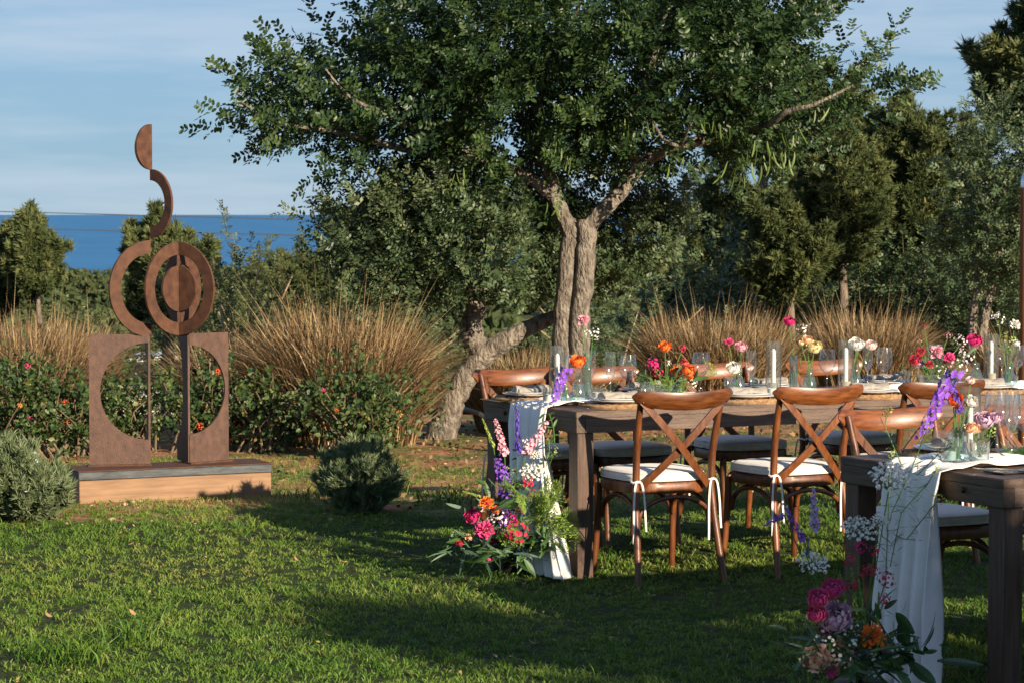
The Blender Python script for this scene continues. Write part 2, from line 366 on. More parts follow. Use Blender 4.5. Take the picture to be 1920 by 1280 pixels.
# sea
sm, t, b = newmat('sea_water')
tcn = N(t, 'ShaderNodeTexCoord')
b.inputs['Base Color'].default_value = (.008, .042, .13, 1); b.inputs['Roughness'].default_value = .4; b.inputs['Specular IOR Level'].default_value = .06
mpn = N(t, 'ShaderNodeMapping'); mpn.inputs['Scale'].default_value = (.004, .0016, 1); L(t, tcn.outputs['Object'], mpn.inputs[0])
L(t, ramp(t, noise(t, 1.0, 5, mpn.outputs[0]), (.35, (.020, .145, .33)), (.65, (.032, .185, .40))), b.inputs['Base Color'])
bp = N(t, 'ShaderNodeBump'); bp.inputs['Strength'].default_value = .6; bp.inputs['Distance'].default_value = 1.5
L(t, noise(t, .12, 6), bp.inputs['Height']); L(t, bp.outputs[0], b.inputs['Normal'])
mb = MB(); ns = 96
mb.add([(0, 0, -62)] + [(220000 * math.sin(2 * math.pi * k / ns), 220000 * math.cos(2 * math.pi * k / ns), -62) for k in range(ns)], [(0, 1 + (k + 1) % ns, 1 + k) for k in range(ns)])
mb.build('sea', sm, smooth=False)['kind'] = 'structure'
# ------------------------------------------------------------------ lawn
def lawn_edge(x): return 14.2 + .28 * (np.asarray(x) + 1.2) * (np.asarray(x) > -1.2) * .8 + (vnoise(x, x * 0, 1.3, 2) - .5) * .7
def blades(x, y, h, w, lean, la=None):
    n = len(x); a = rng.random(n) * 2 * math.pi; la = rng.random(n) * 2 * math.pi if la is None else la + rng.normal(size=n) * .6
    z = terrain(x, y) - .004
    sx_, sy_ = np.cos(a) * w * .5, np.sin(a) * w * .5
    lx, ly = np.cos(la) * lean * h, np.sin(la) * lean * h
    B = np.stack([x, y, z], 1)
    mid = B + np.stack([lx * .35, ly * .35, h * .6], 1); tip = B + np.stack([lx, ly, h * np.sqrt(np.maximum(1 - lean ** 2 * .5, .2))], 1)
    s = np.stack([sx_, sy_, 0 * sx_], 1)
    Vv = np.stack([B, mid + s, mid - s, tip], 1).reshape(-1, 3)
    q = np.array([[0, 1, 2], [2, 1, 3]]); F = (q[None] + (np.arange(n) * 4)[:, None, None]).reshape(-1, 3)
    return Vv, F
pt = 11; n = 310000 // pt * pt; k = n // pt
ty = 7.4 + (17.4 - 7.4) * rng.random(k) ** 1.1; tx = (rng.random(k) * 2 - 1) * (.215 * ty + .55); ttone = np.repeat(rng.random(k), pt)
ga = rng.random(n) * 6.283; gr = np.abs(rng.normal(size=n)) * .013
y = np.repeat(ty, pt) + np.sin(ga) * gr; x = np.repeat(tx, pt) + np.cos(ga) * gr
e = lawn_edge(x)
patch = vnoise(x, y, 1.1, 8) * .6 + vnoise(x, y, 3.5, 9) * .4
keep = np.where(y < e, patch > .13 + .30 * smooth(-.55, .1, y - e) * (vnoise(x, y, 2.3, 31) > .42), (patch > .34 - .05 * (x > 0)) & (rng.random(n) < .85 * np.exp(-(y - e) / 4.0)))
x, y = x[keep], y[keep]; patch = patch[keep]; ttone = ttone[keep]; ga = ga[keep]
h = (.014 + .021 * rng.random(len(x)) ** 1.5) * (.55 + .95 * patch); h *= np.where(rng.random(len(x)) < .012, 1.9, 1)
bv, bf = blades(x, y, h, .0034 + .0026 * rng.random(len(x)), .35 + .85 * rng.random(len(x)), ga)
tone = np.clip(.0 + .34 * vnoise(x, y, .8, 4) + .22 * vnoise(x, y, 6.0, 14) + .24 * rng.random(len(x)) + .24 * ttone + .32 * (y > lawn_edge(x)) * rng.random(len(x)), 0, 1)
M['grass'] = leafmat('lawn_grass', [(0, (.018, .064, .008)), (.35, (.076, .168, .020)), (.62, (.155, .25, .036)), (.85, (.28, .30, .070)), (1, (.40, .33, .13))], .55, .3, .3)
put('lawn_grass', np_mesh('lawn_grass', bv, bf, M['grass'], np.repeat(tone, 4)))['kind'] = 'stuff'
# taller tufts at the lower left
tx, ty = [], []
for cx, cy_, k in ((-1.62, 9.35, 260), (-1.5, 9.75, 120), (-.25, 10.3, 50), (.4, 11.9, 60), (-.4, 14.4, 70), (-1.2, 14.5, 80), (.9, 15.4, 120), (1.6, 15.8, 130), (1.35, 15.1, 100), (2.3, 16.4, 130), (-.7, 15.2, 90)):
    tx.append(cx + rng.normal(size=k) * .075); ty.append(cy_ + rng.normal(size=k) * .075)
tx = np.concatenate(tx); ty = np.concatenate(ty); k = len(tx)
bv, bf = blades(tx, ty, .06 + .09 * rng.random(k), .005 + .003 * rng.random(k), .35 + .6 * rng.random(k))
put('tall_grass', np_mesh('tall_grass', bv, bf, M['grass'], np.repeat(rng.random(k) * .75, 4)))['kind'] = 'stuff'
# low weeds and litter on the dry soil
n = 9000; y = 13.8 + 8 * rng.random(n) ** 1.2; x = (rng.random(n) * 2 - 1) * (.22 * y + .3)
keep = (vnoise(x, y, .9, 6) > .42) & (y > lawn_edge(x)); x, y = x[keep], y[keep]
quad = np.array([[0, 0, 0], [.45, -.32, .06], [1, 0, 0], [.45, .32, .06]]); qf = np.array([[0, 1, 2, 3]])
P = np.stack([x, y, terrain(x, y) + .006], 1)
v_, f_, r_ = cloud(P, frames(unit(len(x), (0, 0, .5))), .018 + .03 * rng.random(len(x)), quad, qf)
M['weed'] = leafmat('weed_and_litter', [(0, (.035, .075, .018)), (.4, (.08, .11, .03)), (.55, (.20, .13, .06)), (1, (.36, .22, .11))], .7, .15, .2)
put('soil_litter', np_mesh('soil_litter', v_, f_, M['weed'], r_))['kind'] = 'stuff'

n = 2200; y = 8.4 + 6.2 * rng.random(n); x = (rng.random(n) * 2 - 1) * (.22 * y + .3); keep = (y < lawn_edge(x)) & (vnoise(x, y, 1.7, 21) > .38); x, y = x[keep], y[keep]
P = np.stack([x, y, .010 + .016 * rng.random(len(x))], 1)
v_, f_, r_ = cloud(P, frames(unit(len(x), (0, 0, .2)) * np.array([1, 1, .5])), .010 + .014 * rng.random(len(x)), quad * np.array([1, .6, 1]), qf)
M['thatch'] = leafmat('lawn_thatch', [(0, (.16, .11, .045)), (.4, (.26, .19, .08)), (.6, (.20, .21, .06)), (1, (.38, .27, .14))], .8, .1, .2)
put('lawn_thatch', np_mesh('lawn_thatch', v_, f_, M['thatch'], r_))['kind'] = 'stuff'

# ================================================================== vegetation
LEAFLET = np.array([[0, 0, 0], [.30, -.24, .06], [.74, -.23, .05], [1, 0, -.04], [.74, .23, .05], [.30, .24, .06]])
LEAFLET_F = np.array([[0, 1, 2, 3], [0, 3, 4, 5]])
LEAF4 = np.array([[0, 0, 0], [.5, -.27, .06], [1, 0, -.04], [.5, .27, .06]]); LEAF4_F = np.array([[0, 1, 2, 3]])
def compound(pairs, ln, sz, seed, LF=LEAFLET, LFF=LEAFLET_F):
    """a pinnate leaf: paired oval leaflets along a rachis on +x"""
    r = np.random.default_rng(seed); Vs, Fs = [], []; b = 0
    for i in range(pairs):
        x = ln * (.25 + .75 * i / max(1, pairs - 1))
        for s in (-1, 1):
            ang = s * R(62 - 14 * i / pairs + r.normal() * 9); tl = r.normal() * .35
            c, sn = math.cos(ang), math.sin(ang); k = sz * (.8 + .4 * r.random())
            p = LF * k; p = np.stack([p[:, 0], p[:, 1] * math.cos(tl) - p[:, 2] * math.sin(tl), p[:, 1] * math.sin(tl) + p[:, 2] * math.cos(tl)], 1)
            q = np.stack([p[:, 0] * c - p[:, 1] * sn + x, p[:, 0] * sn + p[:, 1] * c, p[:, 2] - .12 * x * x / ln], 1)
            Vs.append(q); Fs.append(LFF + b); b += len(LF)
    return np.concatenate(Vs), np.concatenate(Fs)
def twig(length, nleaf, pairs, ll, sz, seed, droop=.25, simple=False):
    r = np.random.default_rng(seed); Vs, Fs, b = [], [], 0
    for i in range(nleaf):
        tt = .12 + .88 * i / (nleaf - 1); ct, cf = compound(pairs, ll, sz, seed * 31 + i, *((LEAF4, LEAF4_F) if simple else (LEAFLET, LEAFLET_F)))
        az = i * 2.4 + r.normal() * .4; op = R(58 - 34 * tt + r.normal() * 8)
        d = np.array([[math.cos(op), math.sin(op) * math.cos(az), math.sin(op) * math.sin(az)]])
        mt = frames(d, up=np.array([[.9, -math.cos(az) * .3, -math.sin(az) * .3 + .5]]) + r.normal(size=(1, 3)) * .25)[0]
        Vs.append(ct @ mt.T + np.array([tt * length, 0, -droop * length * tt * tt * .3])); Fs.append(cf + b); b += len(ct)
    w = .004
    st = np.array([[0, -w, 0], [0, w, 0], [length, w * .4, -droop * length * .3], [length, -w * .4, -droop * length * .3]])
    Vs.append(st); Fs.append(np.array([[0, 1, 2, 3]]) + b)
    return np.concatenate(Vs), np.concatenate(Fs)
def inside(poly, x, y):
    x = np.asarray(x); y = np.asarray(y); c = np.zeros(x.shape, bool); n = len(poly); j = n - 1
    for i in range(n):
        xi, yi = poly[i]; xj, yj = poly[j]
        c ^= ((yi > y) != (yj > y)) & (x < (xj - xi) * (y - yi) / (yj - yi + 1e-12) + xi); j = i
    return c
def edge_dist(poly, x, y):
    d = np.full(x.shape, 1e9); n = len(poly)
    for i in range(n):
        ax, ay = poly[i]; bx, by = poly[(i + 1) % n]
        t_ = np.clip(((x - ax) * (bx - ax) + (y - ay) * (by - ay)) / ((bx - ax) ** 2 + (by - ay) ** 2 + 1e-9), 0, 1)
        d = np.minimum(d, np.hypot(x - ax - t_ * (bx - ax), y - ay - t_ * (by - ay)))
    return d
def crown_points(polypx, Y, n, depth, holes=0.0, seed=0, dscale=1.0):
    """points through a crown whose outline is given, as thick as it is wide where that fits"""
    pts = [at(px, py, Y) for px, py in polypx]; poly = [(p.x, p.z) for p in pts]
    x0, x1 = min(p[0] for p in poly), max(p[0] for p in poly); z0, z1 = min(p[1] for p in poly), max(p[1] for p in poly)
    X, Z = [], []
    while sum(map(len, X)) < n:
        x = x0 + (x1 - x0) * rng.random(n * 2); z = z0 + (z1 - z0) * rng.random(n * 2)
        k = inside(poly, x, z)
        if holes: k &= (vnoise(x, z, 1.7 * dscale, seed) * .6 + vnoise(x, z, 4.5 * dscale, seed + 1) * .4) > holes
        X.append(x[k]); Z.append(z[k])
    x = np.concatenate(X)[:n]; z = np.concatenate(Z)[:n]
    ed = edge_dist(poly, x, z)
    th = np.minimum(depth, np.sqrt(np.maximum(ed, .01) * depth * 1.3))
    u = rng.random(n) * 2 - 1; u = np.sign(u) * np.abs(u) ** .6
    return np.stack([x, Y + u * th, z], 1), ed
def branch(mb, pxs, rads, Y, n=8, dy=None):
    P = []
    for i, (px, py) in enumerate(pxs): P.append(at(px, py, Y + (dy[i] if dy else 0)))
    # subdivide with a smooth curve and a bit of wobble
    Q, Rr = [], []
    m = len(P)
    for i in range(m - 1):
        p0, p1, p2, p3 = P[max(i - 1, 0)], P[i], P[i + 1], P[min(i + 2, m - 1)]
        for k in range(5):
            t_ = k / 5
            q = .5 * ((2 * p1) + (p2 - p0) * t_ + (2 * p0 - 5 * p1 + 4 * p2 - p3) * t_ ** 2 + (3 * p1 - p0 - 3 * p2 + p3) * t_ ** 3)
            rd = rads[i] * (1 - t_) + rads[i + 1] * t_
            Q.append(q + Vector((random.gauss(0, .05), random.gauss(0, .05), random.gauss(0, .03))) * rd); Rr.append(rd * random.uniform(.93, 1.07))
    Q.append(P[-1]); Rr.append(rads[-1])
    mb.tube(Q, Rr, n)
CAROB = [(0, (.012, .030, .011)), (.45, (.028, .062, .020)), (.8, (.066, .112, .030)), (.97, (.125, .16, .05)), (1, (.30, .25, .06))]
M['carob'] = leafmat('carob_leaves', CAROB, .42, .26, .42)
MAST = [(0, (.026, .052, .022)), (.5, (.066, .105, .044)), (.85, (.13, .165, .075)), (1, (.21, .215, .10))]
M['mastic'] = leafmat('grey_green_leaves', MAST, .45, .18, .4)
def foliage(P, D, templates, smin, smax, up=None, tone=None):
    parts = []; idx = rng.integers(0, len(templates), len(P))
    for k, (T, TF) in enumerate(templates):
        s = idx == k
        if not s.any(): continue
        m = int(s.sum()); v, f, r = cloud(P[s], frames(D[s], up=up), smin + (smax - smin) * rng.random(m), T, TF, None if tone is None else tone[s])
        # every leaflet its own tone
        nl = len(v) // m; lf = np.repeat(rng.random(m * ((nl + 5) // 6)), 6)[:m * nl] if nl % 6 == 0 else np.repeat(rng.random((len(v) + 5) // 6), 6)[:len(v)]
        parts.append((v, f, np.clip(.35 * r + .65 * lf, 0, 1)))
    return join(parts)
def dart(P, dmin, nmax):
    keep = []
    for i in range(len(P)):
        if not keep or np.min(np.sum((P[keep] - P[i]) ** 2, 1)) > dmin * dmin:
            keep.append(i)
            if len(keep) >= nmax: break
    return P[keep]
def clumped(polypx, Y, n, depth, holes, seed, dmin, nmax, sig, dscale=1.0, inset=.3):
    C_, e_ = crown_points(polypx, Y, 2600, depth, holes, seed, dscale); C_ = dart(C_[e_ > inset * (.35 + 1.0 * vnoise(C_[:, 0], C_[:, 2], 2.2, 4))], dmin, nmax); w = rng.integers(0, len(C_), n); t_ = rng.random(len(C_))
    return C_[w] + rng.normal(size=(n, 3)) * sig, np.clip(t_[w] * .8 + .2 * rng.random(n), 0, 1), C_[w]
# ---- the big carob tree
CY = 19.0
outline = [(398, 135), (440, 175), (500, 150), (520, 110), (570, 120), (575, 40), (605, 50), (640, 95), (668, 60), (690, -40), (760, -120), (950, -180), (1200, -190), (1400, -130),
           (1490, -20), (1530, 0), (1510, 40), (1560, 90), (1630, 70), (1650, 60), (1655, 110), (1690, 140), (1650, 190), (1590, 215), (1560, 260), (1480, 300), (1400, 290), (1330, 300), (1260, 300),
           (1220, 315), (1160, 305), (1110, 320), (1065, 345), (1030, 360), (980, 355), (900, 355), (800, 350), (700, 335), (620, 330), (560, 300), (500, 275), (450, 225)]
tw = [twig(.40, 9, 4, .115, .043, s) for s in (1, 2, 3, 4)]
P, tn_, Cc = clumped(outline, CY, 1560, 1.4, .365, 3, .25, 500, .105, 1.0, .07)
ctr = np.array(at(1060, 200, CY))
D = P - ctr; D /= np.linalg.norm(D, axis=1, keepdims=True); Dc = P - Cc; Dc /= np.linalg.norm(Dc, axis=1, keepdims=True) + 1e-6; D = .8 * D + .7 * Dc + .35 * unit(len(P)) + np.array([0, -.15, .45])
v_, f_, r_ = foliage(P - D / np.linalg.norm(D, axis=1, keepdims=True) * .24, D, tw, .7, 1.15, up=[0, 0, 1], tone=tn_)
carob = thing('carob_tree', 'big spreading carob tree with forked grey trunk and hanging green pods behind the tables', 'tree', at(1075, 797, CY))
o0 = carob.location.copy()
def world_part(name, mesh, parent):
    return put(name, mesh, parent, -Vector(parent.location))
world_part('crown', np_mesh('carob_crown', v_, f_, M['carob'], r_), carob)
mb = MB()
branch(mb, [(1050, 800), (1052, 700), (1057, 600), (1064, 510), (1073, 440), (1078, 415)], [.11, .085, .075, .072, .075, .05], CY, 12)
branch(mb, [(1092, 800), (1088, 700), (1087, 600), (1096, 510), (1100, 445), (1095, 415)], [.10, .082, .075, .072, .075, .05], CY - .05, 12)
world_part('trunk', mb.mesh('carob_trunk', M['bark']), carob)
for pxs, rads, dy in (([(1075, 445), (1055, 405), (1040, 365), (1030, 330), (1000, 270), (960, 180)], [.075, .062, .055, .05, .035, .015], None),
                      ([(1090, 440), (1120, 405), (1160, 365), (1195, 318), (1240, 285), (1310, 265), (1400, 245), (1440, 230), (1480, 212)], [.075, .062, .058, .055, .05, .042, .030, .018, .008], None),
                      ([(1040, 370), (985, 330), (900, 300), (780, 285), (640, 250), (520, 230), (450, 190)], [.05, .046, .036, .028, .018, .010, .004], [0, -.1, -.3, -.4, -.5, -.5, -.4]),
                      ([(900, 300), (830, 270), (740, 220), (660, 185), (610, 130)], [.03, .026, .02, .013, .006], [-.3, -.5, -.7, -.8, -.8]),
                      ([(1195, 318), (1180, 230), (1220, 130), (1250, 20)], [.04, .034, .024, .012], [0, -.2, -.4, -.5]),
                      ([(1310, 265), (1280, 275), (1245, 262), (1225, 228)], [.022, .016, .012, .007], [-.2, -.5, -.8, -.9]),
                      ([(1276, 275), (1290, 245), (1305, 215)], [.012, .009, .005], [-.55, -.8, -.9]),
                      ([(1400, 245), (1440, 235), (1475, 210), (1530, 195), (1600, 160)], [.03, .026, .02, .014, .006], [-.3, -.6, -.8, -.9, -.9]),
                      ([(1030, 330), (1010, 210), (1060, 90), (1100, -40)], [.04, .034, .024, .012], [0, .2, .2, .1]),
                      ([(900, 300), (860, 150), (820, 20)], [.03, .02, .008], [-.3, -.2, 0])):
    mb = MB(); branch(mb, pxs, rads, CY, 8, dy); world_part('limb', mb.mesh('carob_limb', M['bark']), carob)
pod = MB(); pod.tube([(0, 0, 0), (.004, 0, -.04), (.016, .003, -.085), (.034, .004, -.125), (.05, .004, -.145)], [.003, .009, .011, .009, .003], 6, .4)
podm = pod.mesh('carob_pod', M['pod'])
for px, py, k in ((1490, 255, 6), (1555, 205, 4), (1475, 290, 7), (1395, 300, 6), (1375, 320, 5), (1270, 310, 4), (1210, 235, 5), (1330, 220, 6), (1030, 260, 5), (1060, 285, 4), (1445, 300, 5), (1350, 240, 4), (1028, 375, 3), (1420, 275, 5),
                  (1040, 235, 4), (700, 300, 4), (860, 320, 4), (1180, 220, 4)):
    c = at(px, py, CY - .75)
    for i in range(k):
        put('pod', podm, carob, c + Vector((random.gauss(0, .045), random.gauss(0, .05), random.gauss(0, .03))) - carob.location, (random.gauss(0, .18), random.gauss(0, .18), random.random() * 6.3), random.uniform(.5, .95))
# ---- leaning tree behind on the left, with a grey slanted trunk and a wide low crown
LY = 19.3
lean = thing('leaning_tree', 'low wide grey-green tree with a slanted pale trunk, behind the dry grass clump', 'tree', at(828, 812, LY))
mb = MB(); branch(mb, [(808, 868), (828, 815), (840, 778), (858, 735), (885, 690), (915, 660), (960, 632), (1005, 608), (1060, 585)], [.16, .125, .105, .090, .085, .086, .075, .06, .045], LY, 12)
world_part('trunk', mb.mesh('lean_trunk', M['bark']), lean)
mb = MB(); branch(mb, [(912, 668), (890, 640), (884, 605), (893, 570), (880, 500)], [.085, .085, .085, .075, .05], LY, 10); world_part('limb', mb.mesh('lean_limb', M['bark']), lean)
for pxs in ([(893, 580), (820, 500), (740, 430), (650, 390)], [(890, 560), (960, 470), (1000, 400)]):
    mb = MB(); branch(mb, pxs, [.045, .035, .022, .01], LY, 7); world_part('limb', mb.mesh('lean_limb', M['barkd']), lean)
tw2 = [twig(.38, 8, 4, .10, .040, s, simple=True) for s in (11, 12, 13)]
outl = [(572, 420), (590, 360), (625, 340), (660, 350), (720, 330), (800, 320), (1000, 330), (1150, 330), (1290, 330), (1330, 390), (1310, 430), (1330, 470), (1290, 500), (1300, 570), (1240, 560), (1190, 600), (1110, 590), (1050, 600),
        (1000, 575), (940, 600), (880, 560), (820, 590), (760, 560), (700, 565), (640, 530), (600, 500), (575, 470)]
P, tn_, Cc = clumped(outl, LY - .4, 1150, .95, .34, 11, .24, 300, .10, 1.0, .2)
px_ = P[:, 0] / P[:, 1] * FPX + 960; P[:, 1] = np.where(px_ > 985, np.maximum(P[:, 1], 19.75 + .7 * rng.random(len(P))), P[:, 1])
D = P - np.array(at(930, 520, LY + .2)); D /= np.linalg.norm(D, axis=1, keepdims=True); D = .7 * D + 3.5 * (P - Cc) + .4 * unit(len(P)) + np.array([0, -.2, .5])
v_, f_, r_ = foliage(P - D / np.linalg.norm(D, axis=1, keepdims=True) * .22, D, tw2, .75, 1.15, up=[0, 0, 1], tone=tn_)
world_part('crown', np_mesh('lean_crown', v_, f_, M['mastic'], r_), lean)
# ---- conifers
def spray(nb, ln, w, seed, spread=.55):
    """a short tuft of needles along +x"""
    r = np.random.default_rng(seed); Vs = []
    for i in range(nb):
        b0 = np.array([r.random() * ln * .55, 0, 0]); az = r.random() * 6.283; op = spread * (.4 + .8 * r.random())
        d = np.array([math.cos(op), math.sin(op) * math.cos(az), math.sin(op) * math.sin(az)]); l = ln * (.45 + .5 * r.random())
        sd = np.cross(d, r.normal(size=3)); sd /= np.linalg.norm(sd)
        Vs += [b0 - sd * w * .7, b0 + d * l, b0 + sd * w * .7]
    F = np.arange(nb * 3).reshape(-1, 3)
    return np.array(Vs), F
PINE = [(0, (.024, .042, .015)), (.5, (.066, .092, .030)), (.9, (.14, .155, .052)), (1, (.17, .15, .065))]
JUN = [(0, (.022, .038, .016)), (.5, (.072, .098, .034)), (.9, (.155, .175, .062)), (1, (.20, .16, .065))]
M['pine'] = leafmat('pine_needles', PINE, .6, .12, .25)
M['juniper'] = leafmat('juniper_needles', JUN, .65, .12, .2)
tuft = [spray(7, .085, .0125, s, .8) for s in range(4)]
tuftL = [spray(7, .14, .019, s + 40, .85) for s in range(4)]
def conifer(name, label, polypx, Y, trunkpx, tr, mat, n, depth, holes=.3, tufts=tuft, clump=.16, boughs=None, upb=.5, group=None, bark='barkd', limbs=True, edge=.5, spikes=()):
    """crown built of many boughs, each a cloud of outward pointing tufts"""
    base = at(*trunkpx[0], Y); base.z = float(terrain(base.x, base.y))
    o = thing(name, label, 'tree', base, 0, group)
    n = int(n * (1.9 if Y < 41 else 1.5))
    B, ed = crown_points(polypx, Y, 1500, depth, holes, seed=int(Y * 10) % 97, dscale=.8); B = dart(B[ed > clump * edge], clump * 1.0, 260); nb = len(B)
    which = rng.integers(0, nb, n)
    sz = clump * (.6 + .9 * rng.random(nb))
    ax = at((polypx[0][0] + polypx[len(polypx) // 2][0]) / 2, 0, Y)
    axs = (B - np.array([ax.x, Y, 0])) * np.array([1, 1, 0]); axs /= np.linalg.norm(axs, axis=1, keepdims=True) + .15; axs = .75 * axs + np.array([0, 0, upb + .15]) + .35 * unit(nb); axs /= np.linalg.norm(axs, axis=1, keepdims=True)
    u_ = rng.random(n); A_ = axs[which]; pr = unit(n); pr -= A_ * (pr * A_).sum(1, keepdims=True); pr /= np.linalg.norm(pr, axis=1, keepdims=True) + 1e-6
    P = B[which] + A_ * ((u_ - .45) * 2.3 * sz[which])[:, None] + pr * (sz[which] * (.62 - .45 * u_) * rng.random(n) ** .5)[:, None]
    D = A_ + .55 * pr + .45 * unit(n)
    for (tx_, ty_), (bx_, by_), sr in spikes:
        a_, b_ = np.array(at(bx_, by_, Y)), np.array(at(tx_, ty_, Y)); ln_ = np.linalg.norm(b_ - a_); m_ = int(ln_ * 420); t_ = rng.random(m_) ** 1.2; q_ = unit(m_); q_ -= np.outer(q_ @ ((b_ - a_) / ln_), (b_ - a_) / ln_)
        P = np.concatenate([P, a_ + t_[:, None] * (b_ - a_) + q_ * (sr * (1.05 - t_) * rng.random(m_) ** .6)[:, None]]); D = np.concatenate([D, .7 * (b_ - a_) / ln_ + .9 * q_ + .2 * unit(m_)]); u_ = np.concatenate([u_, t_]); which = np.concatenate([which, rng.integers(0, nb, m_)])
    n = len(P); parts = []; idx = rng.integers(0, len(tufts), n); tone = rng.random(nb); ut = u_
    for k, (T, TF) in enumerate(tufts):
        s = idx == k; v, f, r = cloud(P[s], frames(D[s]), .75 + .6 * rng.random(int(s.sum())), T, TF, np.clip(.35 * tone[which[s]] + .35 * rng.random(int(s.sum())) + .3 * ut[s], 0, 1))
        parts.append((v, f, r))
    v, f, r = join(parts)
    world_part('crown', np_mesh(name + '_crown', v, f, mat, r), o)
    mb = MB(); tp = [(trunkpx[0][0], trunkpx[0][1])] + list(trunkpx[1:])
    pts = [base - Vector((0, 0, .1))] + [at(px, py, Y) for px, py in trunkpx[1:]]; mm = len(pts)
    mb.tube(pts, [tr * (1 - .75 * i / (mm - 1)) for i in range(mm)], 9); world_part('trunk', mb.mesh(name + '_trunk', M[bark]), o)
    if limbs:
        for k in rng.permutation(nb)[:min(9, nb // 5)]:
            q = B[k]; zz = min(max(q[2] - .5, base.z + .6), pts[-1].z - .05)
            j = max(i for i in range(mm) if pts[i].z <= zz or i == 0); j = min(j, mm - 2)
            t_ = (zz - pts[j].z) / max(.01, pts[j + 1].z - pts[j].z); a = pts[j].lerp(pts[j + 1], min(max(t_, 0), 1))
            mb = MB(); mb.tube([a, a.lerp(Vector(q), .5) + Vector((0, 0, .08)), Vector(q)], [tr * .3, tr * .2, tr * .07], 6); world_part('limb', mb.mesh(name + '_limb', M[bark]), o)
    return o
G_ = 'junipers and pines at the right of the garden'
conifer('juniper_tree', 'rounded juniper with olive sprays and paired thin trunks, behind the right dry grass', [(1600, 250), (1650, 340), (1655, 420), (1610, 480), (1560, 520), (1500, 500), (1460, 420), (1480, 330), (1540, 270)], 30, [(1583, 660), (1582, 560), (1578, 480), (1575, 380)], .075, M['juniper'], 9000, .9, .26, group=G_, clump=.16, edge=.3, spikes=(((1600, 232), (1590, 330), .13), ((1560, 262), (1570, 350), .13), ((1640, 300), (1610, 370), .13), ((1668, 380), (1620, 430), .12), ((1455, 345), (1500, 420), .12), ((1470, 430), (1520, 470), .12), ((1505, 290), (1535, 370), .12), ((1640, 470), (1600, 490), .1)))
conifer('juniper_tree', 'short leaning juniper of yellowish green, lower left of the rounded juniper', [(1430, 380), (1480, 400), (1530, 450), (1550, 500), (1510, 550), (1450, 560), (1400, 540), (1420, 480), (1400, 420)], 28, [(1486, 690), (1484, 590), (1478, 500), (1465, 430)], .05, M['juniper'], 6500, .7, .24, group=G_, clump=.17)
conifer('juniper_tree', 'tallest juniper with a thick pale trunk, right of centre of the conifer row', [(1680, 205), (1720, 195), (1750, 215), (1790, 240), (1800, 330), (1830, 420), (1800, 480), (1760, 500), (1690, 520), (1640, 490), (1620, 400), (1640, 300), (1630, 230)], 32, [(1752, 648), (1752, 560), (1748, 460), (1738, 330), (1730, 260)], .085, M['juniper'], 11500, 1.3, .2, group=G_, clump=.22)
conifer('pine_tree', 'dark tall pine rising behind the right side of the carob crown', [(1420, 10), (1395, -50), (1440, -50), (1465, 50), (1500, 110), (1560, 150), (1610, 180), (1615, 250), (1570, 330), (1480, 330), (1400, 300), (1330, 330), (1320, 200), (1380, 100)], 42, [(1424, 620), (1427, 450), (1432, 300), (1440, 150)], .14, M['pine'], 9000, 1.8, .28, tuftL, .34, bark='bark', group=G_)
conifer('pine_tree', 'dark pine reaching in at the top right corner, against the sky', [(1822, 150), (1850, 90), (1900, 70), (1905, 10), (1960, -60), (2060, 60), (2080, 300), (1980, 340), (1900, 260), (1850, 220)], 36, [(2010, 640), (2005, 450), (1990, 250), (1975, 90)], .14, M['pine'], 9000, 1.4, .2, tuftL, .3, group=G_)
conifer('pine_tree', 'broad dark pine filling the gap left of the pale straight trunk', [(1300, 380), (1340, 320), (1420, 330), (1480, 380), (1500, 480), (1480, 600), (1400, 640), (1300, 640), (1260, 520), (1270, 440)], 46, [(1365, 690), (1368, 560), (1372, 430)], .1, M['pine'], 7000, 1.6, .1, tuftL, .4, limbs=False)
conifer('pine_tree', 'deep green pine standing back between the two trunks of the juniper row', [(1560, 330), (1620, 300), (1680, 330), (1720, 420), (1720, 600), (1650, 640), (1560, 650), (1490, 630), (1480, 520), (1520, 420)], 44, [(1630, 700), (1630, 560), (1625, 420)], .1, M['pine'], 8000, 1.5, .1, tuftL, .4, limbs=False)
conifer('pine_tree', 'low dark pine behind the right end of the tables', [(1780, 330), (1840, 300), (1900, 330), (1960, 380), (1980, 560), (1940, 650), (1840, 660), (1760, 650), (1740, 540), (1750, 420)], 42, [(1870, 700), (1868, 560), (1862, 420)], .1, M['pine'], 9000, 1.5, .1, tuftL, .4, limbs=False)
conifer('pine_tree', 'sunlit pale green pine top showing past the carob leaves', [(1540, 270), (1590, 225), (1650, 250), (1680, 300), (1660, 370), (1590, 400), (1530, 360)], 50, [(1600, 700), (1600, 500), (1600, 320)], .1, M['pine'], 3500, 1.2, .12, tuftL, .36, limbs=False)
conifer('pine_tree', 'small round pine top on the skyline right of the tallest juniper', [(1790, 260), (1815, 240), (1845, 265), (1855, 330), (1800, 350), (1775, 310)], 48, [(1815, 700), (1815, 500), (1815, 300)], .08, M['pine'], 1800, .8, .1, tuftL, .32, limbs=False)
